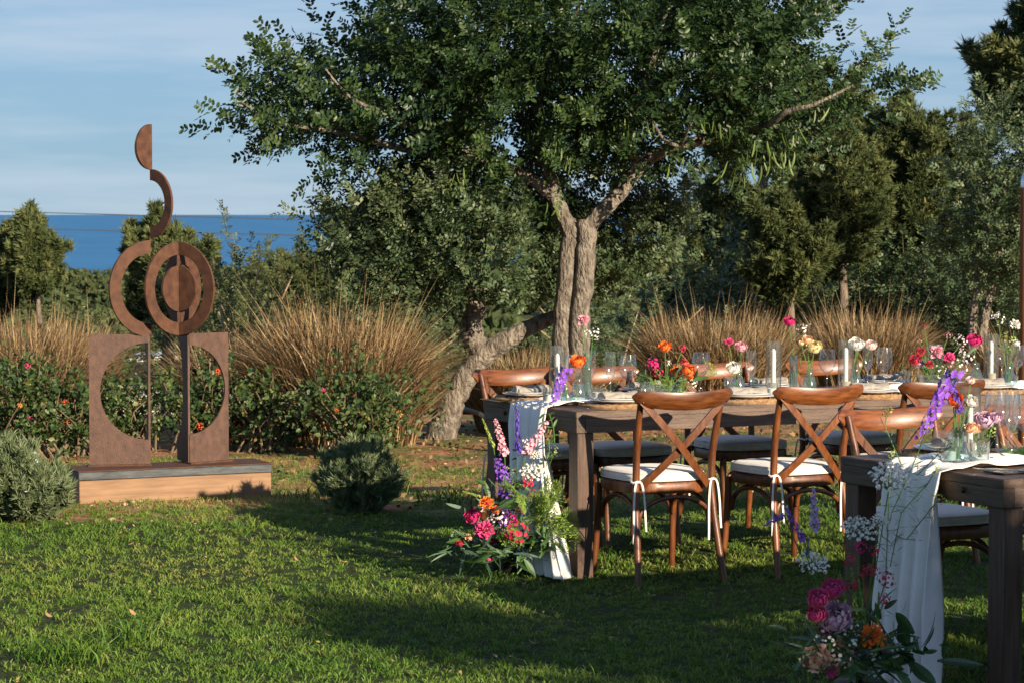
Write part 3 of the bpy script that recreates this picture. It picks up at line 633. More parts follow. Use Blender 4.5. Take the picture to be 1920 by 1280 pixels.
# thin double trunks at the far right belong to a leafy tree
olive = thing('olive_tree', 'grey-green leafy tree on two thin bare trunks at the right edge', 'tree', Vector((at(1825, 640, 27).x, 27, 0)))
for pxs in ([(1822, 655), (1825, 590), (1835, 520), (1850, 430), (1850, 330)], [(1838, 655), (1848, 590), (1862, 530), (1880, 440), (1885, 330)]):
    mb = MB(); branch(mb, pxs, [.055, .045, .042, .03, .01], 27, 8); world_part('trunk', mb.mesh('olive_trunk', M['bark']), olive)
twO = [twig(.36, 8, 3, .07, .04, s, simple=True) for s in (21, 22)]
P, ed = crown_points([(1840, 260), (1850, 195), (1880, 215), (1900, 250), (1960, 260), (2000, 400), (1960, 560), (1900, 560), (1850, 540), (1800, 520), (1780, 440), (1800, 340)], 27, 620, 1.0, .3, 6)
D = unit(len(P), (0, -.2, .6)); v_, f_, r_ = foliage(P, D, twO, .8, 1.3, up=[0, 0, 1])
world_part('crown', np_mesh('olive_crown', v_, f_, M['mastic'], r_), olive)
# left conifers, in front of the sea
GL = 'slim conifers standing in front of the sea'
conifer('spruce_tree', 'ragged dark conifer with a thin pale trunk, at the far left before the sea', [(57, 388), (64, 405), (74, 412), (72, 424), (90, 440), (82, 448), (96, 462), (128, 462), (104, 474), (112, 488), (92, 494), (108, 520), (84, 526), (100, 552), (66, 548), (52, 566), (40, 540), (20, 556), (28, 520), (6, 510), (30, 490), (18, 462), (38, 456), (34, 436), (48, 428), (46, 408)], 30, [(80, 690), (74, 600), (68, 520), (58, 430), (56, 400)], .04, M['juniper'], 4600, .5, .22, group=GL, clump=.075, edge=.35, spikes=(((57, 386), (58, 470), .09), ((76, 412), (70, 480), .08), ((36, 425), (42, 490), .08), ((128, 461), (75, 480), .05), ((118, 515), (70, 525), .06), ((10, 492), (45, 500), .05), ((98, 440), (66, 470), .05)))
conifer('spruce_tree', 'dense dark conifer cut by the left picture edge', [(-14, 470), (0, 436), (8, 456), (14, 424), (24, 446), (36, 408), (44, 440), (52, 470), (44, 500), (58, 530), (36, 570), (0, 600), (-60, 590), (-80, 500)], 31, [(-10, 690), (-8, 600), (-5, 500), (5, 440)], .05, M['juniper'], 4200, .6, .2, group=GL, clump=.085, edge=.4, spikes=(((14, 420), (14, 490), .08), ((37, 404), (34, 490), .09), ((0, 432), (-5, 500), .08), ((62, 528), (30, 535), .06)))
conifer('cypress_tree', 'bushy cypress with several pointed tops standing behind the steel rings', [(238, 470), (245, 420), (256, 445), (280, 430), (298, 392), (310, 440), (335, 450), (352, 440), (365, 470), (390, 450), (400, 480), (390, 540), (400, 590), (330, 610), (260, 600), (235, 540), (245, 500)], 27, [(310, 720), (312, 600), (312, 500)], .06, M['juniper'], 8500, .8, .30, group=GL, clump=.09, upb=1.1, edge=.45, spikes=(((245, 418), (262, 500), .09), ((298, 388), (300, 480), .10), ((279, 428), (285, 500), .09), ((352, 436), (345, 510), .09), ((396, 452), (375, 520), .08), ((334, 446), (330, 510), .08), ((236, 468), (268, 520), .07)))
# ---- far woods
clus = [spray(13, .95, .44, s + 80, 1.5) for s in range(3)]
ww = []
n = 0
Wx, Wy, Wz, Ws = [], [], [], []
for (a0, a1, y0, y1, k, s0, s1) in ((-.25, .06, 62, 130, 230, 1.2, 2.6), (-.25, .10, 130, 320, 340, 1.8, 3.6), (-.26, .16, 320, 700, 800, 2.2, 3.8), (-.11, -.06, 112, 130, 26, 2.2, 3.2), (.05, .3, 60, 200, 260, 2, 4)):
    y = y0 + (y1 - y0) * rng.random(k); x = y * (a0 + (a1 - a0) * rng.random(k)); s = s0 + (s1 - s0) * rng.random(k)
    Wx.append(x); Wy.append(y); Ws.append(s); Wz.append(terrain(x, y))
Wx = np.concatenate(Wx); Wy = np.concatenate(Wy); Wz = np.concatenate(Wz); Ws = np.concatenate(Ws)
Wz = Wz + (Ws * .15)
nt = len(Wx); per = 12
off = unit(nt * per) ; off[:, 2] = np.abs(off[:, 2]) * 1.0 - .12
P = np.stack([Wx, Wy, Wz], 1).repeat(per, 0) + off * np.repeat(Ws, per)[:, None] * np.array([.62, .62, .72]) * (.6 + .4 * rng.random((nt * per, 1)))
parts = []; idx = rng.integers(0, 3, len(P)); tn = np.repeat(rng.random(nt), per)
for k, (T, TF) in enumerate(clus):
    s = idx == k; m = int(s.sum()); parts.append(cloud(P[s], frames(off[s] + .4 * unit(m)), np.repeat(Ws, per)[s] * .42, T, TF, np.clip(.65 * tn[s] + .35 * rng.random(m), 0, 1)))
v_, f_, r_ = join(parts)
M['woods'] = leafmat('far_pine_woods', [(0, (.032, .052, .022)), (.5, (.062, .084, .034)), (.85, (.10, .115, .05)), (1, (.13, .125, .065))], .8, .1, .1)
put('far_woods', np_mesh('far_woods', v_, f_, M['woods'], r_))['kind'] = 'stuff'
# ---- the nearer rounded pine on the knoll
conifer('pine_tree', 'rounded wind-shaped pine on the knoll at the sea, left of the leaning tree', [(455, 540), (465, 505), (500, 485), (545, 470), (590, 465), (640, 470), (680, 520), (680, 600), (600, 590), (520, 580)], 75, [(560, 690), (560, 590), (565, 510)], .16, M['pine'], 6000, 1.6, .12, tuftL, .42, limbs=False)
# ---- mid scrub: leafy bushes with their own stems
twS = [twig(.30, 8, 3, .06, .034, s, simple=True) for s in (31, 32, 33)]
twB = [(T * 1.5, F) for T, F in twS]
SCR = [(0, (.045, .065, .024)), (.5, (.095, .12, .045)), (.85, (.16, .18, .075)), (1, (.24, .21, .11))]
M['scrub'] = leafmat('pale_scrub_leaves', SCR, .55, .25, .3)
GS = 'pale green bushes on the slope below the garden'
def bush(name, label, px, pyb, Y, w, h, n, tws, mat, group=None, stems=5, bias=.5, depth=None, open_=.6):
    base = at(px, pyb, Y); base.z = float(terrain(base.x, base.y))
    o = thing(name, label, 'bush', base, 0, group)
    a = unit(n); a[:, 2] = np.abs(a[:, 2]); rad = (rng.random(n) ** open_)[:, None]
    lump = .75 + .5 * vnoise(a[:, 0] * 3 + base.x, a[:, 2] * 3 + a[:, 1] * 2, 1.0, 3)[:, None]
    P = a * rad * lump * np.array([w / 2, (depth or w) / 2, h]); D = a + .6 * unit(n) + np.array([0, 0, bias])
    v, f, r = foliage(P, D, tws, .7, 1.25, up=[0, 0, 1])
    put('leaves', np_mesh(name + '_leaves', v, f, mat, r), o)
    mb = MB()
    for k in range(stems):
        g = random.random() * 6.28; q = Vector((math.cos(g) * w * .35, math.sin(g) * w * .3, h * random.uniform(.6, .95)))
        mb.tube([(0, 0, -.05), q * .4 + Vector((0, 0, .05)), q], [.02, .014, .006], 5)
    put('stems', mb.mesh(name + '_stems', M['dryst']), o)
    return o
for lb, px, py, Y, w, h, n in (('wide pale bush below the conifers at the left', 170, 640, 34, 3.0, 1.4, 260), ('low pale bush cut by the left edge under the dark conifer', 20, 640, 33, 2.4, 1.3, 200), ('airy yellow-green bush right of the steel rings', 440, 650, 25.5, 1.7, 1.75, 300),
                               ('loose pale bush between the steel rings and the big dry grass', 520, 650, 29, 1.9, 1.5, 260), ('spreading low bush behind the left steel ring', 250, 640, 52, 2.6, 1.1, 200), ('olive bush below the rounded pine', 560, 640, 46, 3.4, 1.6, 200), ('pale bush on the slope right of the slim trunk', 105, 610, 44, 3.2, 1.6, 200),
                               ('tall wispy bush beside the right steel ring', 412, 640, 31, 1.6, 1.55, 200), ('dim bush under the leaning tree', 700, 680, 25, 2.4, 1.0, 220), ('dim bush behind the carob trunk', 1150, 690, 26, 2.6, 1.2, 260), ('dark bush at the foot of the broad pine', 1340, 690, 30, 2.6, 1.3, 240), ('fresh green bush at the foot of the junipers', 1670, 660, 31, 1.4, 1.3, 200),
                               ('green bush right of the pale straight trunk', 1790, 670, 30, 1.6, 1.2, 220), ('bush below the pine at the right edge', 1900, 670, 29, 1.9, 1.3, 220), ('dark bush under the short leaning juniper', 1500, 680, 31, 2.4, 1.1, 240)):
    bush('bush', lb, px, py, Y, w, h, n, twB if Y > 28 else twS, M['scrub'] if px < 620 else M['mastic'], GS if px < 620 else 'green bushes under the trees')
# ---- dry fountain grass
M['dryg'] = leafmat('dry_grass', [(0, (.085, .052, .026)), (.35, (.20, .125, .060)), (.7, (.37, .26, .135)), (1, (.52, .42, .25))], .7, .2, .2)
def dry_grass(label, px, pyb, Y, w, h, n, seeds=60):
    base = at(px, pyb, Y); base.z = float(terrain(base.x, base.y)); o = thing('dry_grass_clump', label, 'dry grass', base, 0, 'clumps of dry fountain grass')
    def arcs(n, hh, wd, sp_, sag):
        a = rng.random(n) * 6.283; br = (rng.random(n) ** .5) * w * .36; l = hh * (.55 + .5 * rng.random(n)); sp2 = sp_ * (.15 + .95 * rng.random(n))
        b0 = np.stack([np.cos(a) * br, np.sin(a) * br, 0 * a], 1); a2 = a + rng.normal(size=n) * 1.0; d = np.stack([np.cos(a2), np.sin(a2), 0 * a], 1)
        s = np.stack([-np.sin(a2 + rng.normal(size=n)), np.cos(a2 + rng.normal(size=n)), 0 * a], 1) * (wd * (.6 + .8 * rng.random(n)) / 2)[:, None]
        Q = []
        for t_, k in ((0, 1), (.35, 1), (.7, .8), (1, .12)):
            p = b0 + d * (sp2 * l * (t_ ** 1.6))[:, None]; p[:, 2] += l * (t_ - sag * sp2 * t_ ** 2.4); Q += [p - s * k, p + s * k]
        Vv = np.stack(Q, 1).reshape(-1, 3); q = np.array([[0, 1, 3, 2], [2, 3, 5, 4], [4, 5, 7, 6]])
        return Vv, (q[None] + (np.arange(n) * 8)[:, None, None]).reshape(-1, 4)
    n = int(n * 1.35); v, f = arcs(n, h * 1.04, .0082, .72, .55); r = np.clip(rng.normal(.45, .3, n), 0, 1)
    put('blades', np_mesh('dry_blades', v, f, M['dryg'], np.repeat(r, 8)), o)
    v, f = arcs(seeds, h * 1.28, .0042, .5, .3); put('seed_stalks', np_mesh('dry_stalks', v, f, M['dryg'], np.repeat(.5 + .4 * rng.random(seeds), 8)), o)
dry_grass('tall tan clump of dry grass at the left edge, under the ragged conifer', 40, 770, 20.0, 1.25, 1.0, 3000)
dry_grass('tan clump of dry grass left of the steel sculpture', 112, 765, 20.6, .95, .9, 2500)
dry_grass('brown clump of dry grass right of the steel sculpture', 460, 800, 18.9, 1.05, .84, 3000)
dry_grass('largest brown clump of dry grass, above the thorny shrub in the middle', 640, 810, 18.5, 1.1, 1.10, 4600, 170)
dry_grass('brown clump of dry grass merging into the right side of the largest clump', 728, 812, 18.6, .55, .70, 1500)
dry_grass('low brown clump of dry grass behind the far chair, left of the carob trunk', 990, 790, 20.2, 1.1, .74, 2600)
dry_grass('bright straw clump of dry grass behind the orange flowers', 1345, 740, 22.5, 1.5, .86, 4200, 130)
dry_grass('bright straw clump of dry grass behind the candles at the right', 1625, 730, 23.5, 1.15, .84, 3000, 120)
dry_grass('thin straw clump of dry grass at the right edge behind the glasses', 1890, 720, 24.0, .6, .6, 500, 50)
# ---- lantana hedge, shrub by shrub
LAN = [(0, (.018, .042, .012)), (.5, (.042, .085, .022)), (.82, (.10, .145, .04)), (.93, (.22, .22, .07)), (1, (.24, .15, .06))]
M['lantana'] = leafmat('lantana_leaves', LAN, .5, .22, .4)
oval = np.array([[0, 0, 0], [.3, -.34, .04], [.7, -.26, .0], [1, 0, -.08], [.7, .26, .0], [.3, .34, .04]])
def sprig(nl, ln, sz, seed):
    r = np.random.default_rng(seed); Vs, Fs = [], []
    for i in range(nl):
        t_ = (i + .5) / nl; az = i * 2.2 + r.normal() * .4; op = R(62 - 20 * t_)
        d = np.array([[math.cos(op), math.sin(op) * math.cos(az), math.sin(op) * math.sin(az)]]); m = frames(d, up=np.array([[1., 0, .4]]) + r.normal(size=(1, 3)) * .3)[0]
        Vs.append((oval * sz * (.7 + .5 * r.random())) @ m.T + np.array([t_ * ln, 0, 0])); Fs.append(LEAFLET_F + 6 * i)
    return np.concatenate(Vs), np.concatenate(Fs)
spr = [sprig(8, .14, .034, s) for s in (1, 2, 3)]
M['lred'] = petal('lantana_red', (.55, .045, .03), (.62, .12, .02)); M['lor'] = petal('lantana_orange', (.75, .22, .02), (.8, .35, .04)); M['lpk'] = petal('lantana_pink', (.55, .03, .12), (.6, .06, .2))
def head(mat):
    mb = MB()
    for i in range(16):
        z = 1 - 1.5 * i / 16; g = i * 2.4; r0 = math.sqrt(max(0, 1 - z * z)); c = Vector((r0 * math.cos(g), r0 * math.sin(g), z * .7)) * .022
        n_ = c.normalized(); a = n_.orthogonal().normalized(); bb = n_.cross(a)
        mb.add([c + a * .007, c + bb * .007, c - a * .007, c - bb * .007, c + n_ * .003], [(0, 1, 4), (1, 2, 4), (2, 3, 4), (3, 0, 4)])
    return mb.mesh('lantana_head', mat, False)
heads = [head(M['lred']), head(M['lor']), head(M['lpk'])]
def lantana(label, px, pyb, Y, w, h, n, stems, flowers, seed):
    random.seed(seed); base = at(px, pyb, Y); base.z = float(terrain(base.x, base.y)); o = thing('lantana_shrub', label, 'shrub', base, 0, 'lantana shrubs behind the sculpture')
    tips = []
    for k in range(stems):
        g = random.uniform(0, 6.28); rd = random.uniform(.15, 1); q = Vector((math.cos(g) * w * .5 * rd, math.sin(g) * w * .32 * rd, h * random.uniform(.55, 1.0) * (1.05 - .35 * rd)))
        mid = q * .5 + Vector((random.gauss(0, .04), random.gauss(0, .04), .06)); tips += [q, mid.lerp(q, .5), mid.lerp(q, .75), mid * .8, mid * .45 + Vector((0, 0, .03))]
        if k < 34:
            mb = MB(); mb.tube([(q.x * random.uniform(.2, .8) + random.gauss(0, .08), q.y * .5, -.03), mid * .8 + Vector((random.gauss(0, .05), 0, 0)), mid.lerp(q, .3), q + Vector((random.gauss(0, .05), 0, random.uniform(0, .1)))], [.0075, .0065, .005, .0022], 5); put('stem', mb.mesh('lantana_stem', M['lstem']), o)
    T_ = np.array([tuple(t_) for t_ in tips]); wh = rng.integers(0, len(T_), n)
    n = int(n * .8); wh = wh[:n]; P = T_[wh] + rng.normal(size=(n, 3)) * np.array([.07, .07, .06]); P[:, 2] = np.maximum(P[:, 2], .03)
    D = unit(n, (0, -.3, .5)); v, f, r = foliage(P, D, spr, .7, 1.35); put('leaves', np_mesh('lantana_leaves', v, f, M['lantana'], r), o)
    for k in range(flowers):
        q = random.choice(tips); put('flower_head', random.choice(heads), o, q + Vector((random.gauss(0, .06), -abs(random.gauss(.05, .06)), random.uniform(.02, .09))), (R(50) + random.gauss(0, .4), 0, random.gauss(0, .5)), random.uniform(.8, 1.3))
lantana('dense lantana at the left edge with orange and red flowers', 20, 845, 17.6, 1.1, .66, 560, 34, 9, 1)
lantana('lantana left of the sculpture, showing bare slanting stems', 125, 850, 17.7, .9, .58, 300, 34, 4, 2)
lantana('lantana seen through the left round opening of the steel plates', 240, 850, 17.9, .85, .5, 300, 36, 4, 3)
lantana('lantana seen through the right round opening of the steel plates', 380, 850, 17.9, .9, .62, 360, 34, 4, 4)
lantana('sparse lantana right of the sculpture with a red and an orange flower', 490, 845, 17.8, .85, .52, 230, 30, 4, 5)
lantana('wide thorny shrub with many bare stems below the largest dry grass', 680, 845, 17.3, 1.1, .62, 560, 60, 5, 6)
# ---- rosemary
needle = [spray(22, .062, .006, s + 60, .8) for s in range(3)]
M['rosemary'] = leafmat('rosemary_leaves', [(0, (.06, .09, .042)), (.5, (.135, .18, .085)), (.9, (.215, .26, .13)), (1, (.30, .28, .21))], .6, .15, .3)
M['rflower'] = petal('rosemary_flower', (.45, .5, .72), (.6, .64, .8))
def rosemary(label, px, pyb, Y, w, h, n, flowers):
    base = at(px, pyb, Y); base.z = 0; o = thing('rosemary_bush', label, 'bush', base, 0, 'rosemary bushes on the lawn edge')
    nb = 70; g = rng.random(nb) * 6.283; rd = rng.random(nb) ** .5; tp = np.stack([np.cos(g) * rd * w * .5, np.sin(g) * rd * w * .5, h * (1.0 - .45 * rd ** 2) * (.55 + .62 * rng.random(nb)) * (1 + .10 * np.sin(g * 2 + px))], 1)
    wh = rng.integers(0, nb, n); t_ = rng.random(n) ** .6
    b0 = tp[wh] * np.array([.35, .35, 0]); P = b0 + (tp[wh] - b0) * t_[:, None] + rng.normal(size=(n, 3)) * .02; D = (tp[wh] - b0) / np.linalg.norm(tp[wh] - b0, axis=1, keepdims=True) + .35 * unit(n)
    parts = []; idx = rng.integers(0, 3, n)
    for k, (T, TF) in enumerate(needle):
        s = idx == k; parts.append(cloud(P[s], frames(D[s]), .7 + .5 * rng.random(int(s.sum())), T, TF, np.clip(.3 + .4 * t_[s] * rng.random(int(s.sum())) + .3 * rng.random(int(s.sum())), 0, 1)))
    v, f, r = join(parts); put('leaves', np_mesh('rosemary_leaves', v, f, M['rosemary'], r), o)
    mb = MB()
    for k in range(26): q = Vector(tp[k]); mb.tube([(q.x * .2, q.y * .2, -.03), q * .5 + Vector((q.x * .1, q.y * .1, 0)), q * .92], [.007, .005, .002], 5)
    put('stems', mb.mesh('rosemary_stems', M['dryst']), o)
    if flowers:
        k = flowers; wq = rng.integers(0, nb, k); P = tp[wq] * (.9 + .12 * rng.random((k, 1))) + rng.normal(size=(k, 3)) * .02
        v, f, r = cloud(P, frames(unit(k)), .022 + .012 * rng.random(k), quad - [.5, 0, 0], qf); v2, f2, r2 = cloud(P, frames(unit(k)), .022 + .01 * rng.random(k), quad - [.5, 0, 0], qf); v, f, r = join([(v, f, r), (v2, f2, r2)])
        put('blossoms', np_mesh('rosemary_blossoms', v, f, M['rflower'], r), o)
rosemary('rosemary bush with pale blue flowers, cut by the left edge beside the plinth', 30, 985, 13.75, .60, .36, 2900, 60)
rosemary('small grey-green rosemary bush between the plinth and the table', 670, 960, 14.15, .44, .36, 1600, 0)
# ---- power wires
for i, (lb, pts) in enumerate((('upper power wire crossing low in front of the sea', [(-700, 372), (0, 397), (560, 412), (950, 415), (1365, 413), (1900, 404), (2600, 380)]), ('lower power wire crossing in front of the sea', [(-700, 405), (100, 430), (560, 441), (950, 442), (1365, 436), (1900, 425), (2600, 395)]))):
    mb = MB(); mb.tube([at(px, py, 60) for px, py in pts], .011, 6); tag(mb.build('power_wire', M['wire']), lb, 'wire', 'power wires')
# irrigation hose
mb = MB(); mb.tube([onz(820, 770, .02), onz(860, 762, .18), onz(900, 775, .16), onz(935, 800, .05), onz(1000, 815, .02)], .018, 7)
tag(mb.build('irrigation_hose', M['hose']), 'black irrigation hose looping out of the thorny shrub towards the table end', 'hose')
# ================================================================== steel sculpture on its plinth
B0 = onz(149, 943, 0)
PLRZ = R(25); PU = Vector((math.cos(PLRZ), math.sin(PLRZ), 0)); PV = Vector((-math.sin(PLRZ), math.cos(PLRZ), 0))
pl = thing('plinth', 'low oblong timber plinth with a steel cap on the lawn edge', 'plinth', B0, PLRZ)
MB().box((0, 0, -.06), (1.16, .33, .128), bev=.004).build('wood_block', M['plinth'], pl)
MB().box((-.004, -.004, .131), (1.164, .334, .178), bev=.003).build('steel_band', M['steel'], pl)
MB().box((-.007, -.007, .1785), (1.167, .337, .1845), bev=.001).build('cap_plate', M['corten'], pl)
sc = thing('steel_sculpture', 'rusted steel sculpture of half rings and cut out plates standing on the plinth', 'sculpture', B0 + PU * .1 + PV * .15 + Vector((0, 0, .1845)))
SL = sc.location
def plane_m(A, d):
    """x along the horizontal direction d from A, y out of the plate"""
    d = Vector(d).normalized(); n_ = Vector((-d.y, d.x, 0))
    return Matrix.Translation(Vector(A) - SL) @ Matrix((( d.x, n_.x, 0, 0), (d.y, n_.y, 0, 0), (0, 0, 1, 0), (0, 0, 0, 1)))
def half_plate(name, A, d, w, h, cz, rx, rz_, th=.012, straight=False):
    """plate with the fold at x=0; a half round opening bites into the fold side (or into the far side)"""
    m = plane_m(A, d); n_ = 28; arc = [(rx * math.sin(math.pi * k / n_), cz + rz_ * math.cos(math.pi * k / n_)) for k in range(n_ + 1)]
    if straight: arc = [(w - x, z) for x, z in arc]; poly = [(0, 0), (0, h), (w, h)] + arc + [(w, 0)]
    else: poly = [(0, h), (w, h), (w, 0), (0, 0)] + arc[::-1]
    poly = [p for i, p in enumerate(poly) if i == 0 or (abs(p[0] - poly[i - 1][0]) + abs(p[1] - poly[i - 1][1])) > 1e-6]
    MB().prism(poly, -th / 2, th / 2, m).build(name, M['cortenP'], sc, sharp=30)
zb = .1845
fl = at(281, 870, 14.95); fl.z = zb; l0 = at(168, 876, 14.88); l0.z = zb
half_plate('left_plate'.replace('left_', 'cut_'), fl, l0 - fl, (l0 - fl).length, .765, .432, .285, .284)
lb = at(273.5, 870, 15.25); lb.z = zb
half_plate('cut_plate', fl, lb - fl, .30, .752, .42, .24, .275, straight=True)
fr_ = at(355, 870, 15.02); fr_.z = zb; r1 = at(428, 866, 15.2); r1.z = zb
half_plate('cut_plate', fr_, r1 - fr_, (r1 - fr_).length, .765, .435, .252, .262)
rb = at(334, 868, 15.30); rb.z = zb
half_plate('cut_plate', fr_, rb - fr_, (rb - fr_).length, .765, .435, (rb - fr_).length * .55, .30, straight=True)
for a, c in ((fl, l0), (fr_, r1)):
    m = plane_m(a, c - a); w = (c - a).length; MB().box((-.01, -.035, 0), (w + .01, .035, .008), m).build('foot_plate', M['corten'], sc)
def half_ring(name, A, d, cz, ro, ri, th=.014, mat='corten'):
    m = plane_m(A, d); n_ = 36
    out = [(ro * math.sin(math.pi * k / n_), cz + ro * math.cos(math.pi * k / n_)) for k in range(n_ + 1)]
    inn = [(ri * math.sin(math.pi * k / n_), cz + ri * math.cos(math.pi * k / n_)) for k in range(n_ + 1)][::-1] if ri > 0 else []
    mb = MB(); k = len(out)
    if inn:
        for i in range(n_):
            a, b_, c_, d_ = out[i], out[i + 1], inn[n_ - 1 - i], inn[n_ - i]
            P = [m @ Vector((p[0], y, p[1])) for y in (-th / 2, th / 2) for p in (a, b_, c_, d_)]
            F = [(0, 1, 2, 3), (7, 6, 5, 4), (0, 4, 5, 1), (2, 6, 7, 3)]
            if i == 0: F.append((3, 7, 4, 0))
            if i == n_ - 1: F.append((1, 5, 6, 2))
            mb.add(P, F)
    else: mb.prism(out[::-1], -th / 2, th / 2, m)
    mb.build(name, M[mat], sc, sharp=30)
def dirn(deg): return Vector((math.cos(R(deg)), math.sin(R(deg)), 0))   # 0 = to the right, -90 = towards the camera
A1 = at(282, 541, 14.98); A2 = at(335, 541, 15.03); A3 = at(283, 382, 14.98)
z1 = at(282, 541, 14.98).z
half_ring('half_ring', A1 - Vector((0, 0, A1.z)), dirn(180 + 41), z1, .282, .205)
zc = at(335, 541, 15.03).z; A2g = A2 - Vector((0, 0, A2.z))
half_ring('half_ring', A2g, dirn(180 + 52), zc, .273, .198)
half_ring('half_ring', A2g, dirn(-34), zc, .273, .198)
half_ring('half_disc', A2g + Vector((0, -.004, 0)), dirn(180 + 52), zc, .134, 0)
half_ring('half_disc', A2g + Vector((.002, -.004, 0)), dirn(-34), zc, .134, 0)
half_ring('half_ring', A2g + Vector((.004, .012, 0)), dirn(61), zc, .205, .145)
half_ring('half_ring', A2g + Vector((-.004, .012, 0)), dirn(180 - 60), zc, .205, .145)
MB().box((-.008, -.008, -.27), (.008, .008, .27), Matrix.Translation(A2 - SL)).build('spine', M['corten'], sc)
half_ring('half_ring', A3 - Vector((0, 0, A3.z)), dirn(-44), A3.z, .2, .135)
A4 = at(283, 276, 14.98)
half_ring('half_disc', A4 - Vector((0, 0, A4.z)), dirn(180 + 57), A4.z, .133, 0)
half_ring('half_disc', A4 - Vector((0, 0, A4.z)) + Vector((0, .012, 0)), dirn(180 - 38), A4.z, .133, 0)
MB().tube([A3 + Vector((0, 0, .195)) - SL, A4 - Vector((0, 0, .128)) - SL], .008, 6).build('joint_pin', M['corten'], sc)
MB().tube([A1 + Vector((0, 0, .278)) - SL, A3 - Vector((0, 0, .195)) - SL], .008, 6).build('joint_pin', M['corten'], sc)
cx_ = (A1 + Vector((0, 0, -.282)) - SL); MB().tube([cx_ + Vector((0, 0, .006)), Vector((fl.x - SL.x, fl.y - SL.y, .76))], .009, 6).build('joint_pin', M['corten'], sc)
cx_ = (A2 + Vector((0, 0, -.272)) - SL); MB().tube([cx_, Vector((fr_.x - SL.x, fr_.y - SL.y, .763))], .009, 6).build('joint_pin', M['corten'], sc)

# ================================================================== tables
TH = .76
def make_table(label, origin, W, Ln):
    o = thing('farm_table', label, 'table', origin, LONG, 'dark timber banquet tables')
    npk = 6; pw = (W - .006) / npk
    for k in range(npk):
        b = MB(); b.box((.003, .003 + k * pw + .0012, TH - .03), (Ln - .003, .003 + (k + 1) * pw - .0012, TH - .0006 * (k % 3)), bev=.002); b.build('plank', M['table'], o)
    for y0 in (0, W - .045): MB().box((.046, y0, TH - .098), (Ln - .046, y0 + .045, TH - .031), bev=.002).build('side_rail', M['table'], o)
    for y0 in (0, W - .003): MB().box((.0, y0, TH - .0305), (Ln, y0 + .003, TH - .004), bev=.0006).build('edge_strip', M['table'], o)
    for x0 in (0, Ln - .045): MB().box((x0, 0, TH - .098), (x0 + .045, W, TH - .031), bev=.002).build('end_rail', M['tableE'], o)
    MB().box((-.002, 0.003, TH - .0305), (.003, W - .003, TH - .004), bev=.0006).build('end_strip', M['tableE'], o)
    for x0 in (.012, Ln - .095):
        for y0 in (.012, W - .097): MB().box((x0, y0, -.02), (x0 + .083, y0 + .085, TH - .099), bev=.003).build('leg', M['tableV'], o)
    for y0 in (.22, .27 + W - .5):
        b = MB(); b.lathe([(0, 0), (.006, .0), (.009, .003), (.011, .008)], 10); b.v = [(-.010 + v[2], y0 + v[0], TH - .055 + v[1]) for v in b.v]; b.build('bolt', M['bolt'], o)
    return o
T1O = onz(1081, 771.5, TH); T1O.z = 0
T2O = onz(1881.6, 898.5, TH); T2O.z = 0
W1, W2, L1, L2 = .95, .97, 3.1, 2.9
t1 = make_table('long dark timber table in the middle with a floral runner end', T1O, W1, L1)
t2 = make_table('nearer dark timber table at the right edge with white runner hanging over its end', T2O, W2, L2)
def tpt(T, a, v, z=0.0):
    O = T1O if T == 1 else T2O
    return O + U * a + V * v + Vector((0, 0, TH + z))
def along(T, px, v):
    O = T1O if T == 1 else T2O; k = (px - 960) / FPX
    return (k * (O.y + V.y * v) - O.x - V.x * v) / (U.x - k * U.y)
def tp(T, px, v, z=0.0): return tpt(T, along(T, px, v), v, z)
# ------------------------------------------------------------------ runners
def runner(name, label, T, v0, w, Ln, drop, swing, flare, seed):
    r = np.random.default_rng(seed); nu, nv = 52, 90; P = []
    ph = r.random(6) * 6.28
    tot = Ln + drop
    for j in range(nv):
        s = tot * j / (nv - 1)
        for i in range(nu):
            q = i / (nu - 1) - .5
            on = s - drop                       # >0 on the table top
            if on > 0:
                wob = .03 * math.sin(on * 3.1 + ph[0]) + .02 * math.sin(on * 7 + ph[1]); ww_ = w * (1 + .12 * math.sin(on * 4.3 + ph[2]))
                zz = .006 + .016 * (.5 + .5 * math.sin(q * 21 + 1.7 * math.sin(on * 3 + ph[3]) + on * 1.3)) * (.6 + .4 * math.sin(on * 9 + q * 5 + ph[4])) + .018 * max(0, math.sin(on * 13 + q * 6 + ph[5])) ** 3
                P.append((on - .014, v0 + wob * min(1, on * 2) + q * ww_, TH + zz))
            else:
                d = -on; t_ = d / drop
                fold = (.010 + .040 * min(1, t_ * 1.6)) * (math.sin(q * 27 + ph[3] + .9 * math.sin(d * 3)) + .5 * math.sin(q * 53 + ph[4] + d))
                vv = v0 - swing * t_ ** 1.5 + q * (w * (1 - .06 * math.sin(min(1, d * 6))) + flare * t_ ** 1.3)
                P.append((-.018 - (.07 if T == 1 else .13) * t_ ** 1.5 - .02 * min(1, d * 12) + fold * .9, vv, max(.012 + .012 * abs(math.sin(q * 25)), TH + .004 - d if d > .02 else TH + .008 - d * .4)))
    F = [(j * nu + i, j * nu + i + 1, (j + 1) * nu + i + 1, (j + 1) * nu + i) for j in range(nv - 1) for i in range(nu - 1)]
    mb = MB(); mb.add(P, F); me = mb.mesh(name, M['cloth'], True, 180)
    o = put(name, me, None, T1O if T == 1 else T2O, (0, 0, LONG)); md = o.modifiers.new('thick', 'SOLIDIFY'); md.thickness = .0025; md.offset = 1
    return tag(o, label, 'table runner')
runner('table_runner', 'white gauze runner along the middle table, its end hanging to the lawn beside the flowers', 1, .43, .36, 3.1, .755, .34, .05, 3)
runner('table_runner', 'white gauze runner of the nearer right table, hanging over its end in long folds', 2, .47, .33, 2.9, .755, .17, .02, 8)

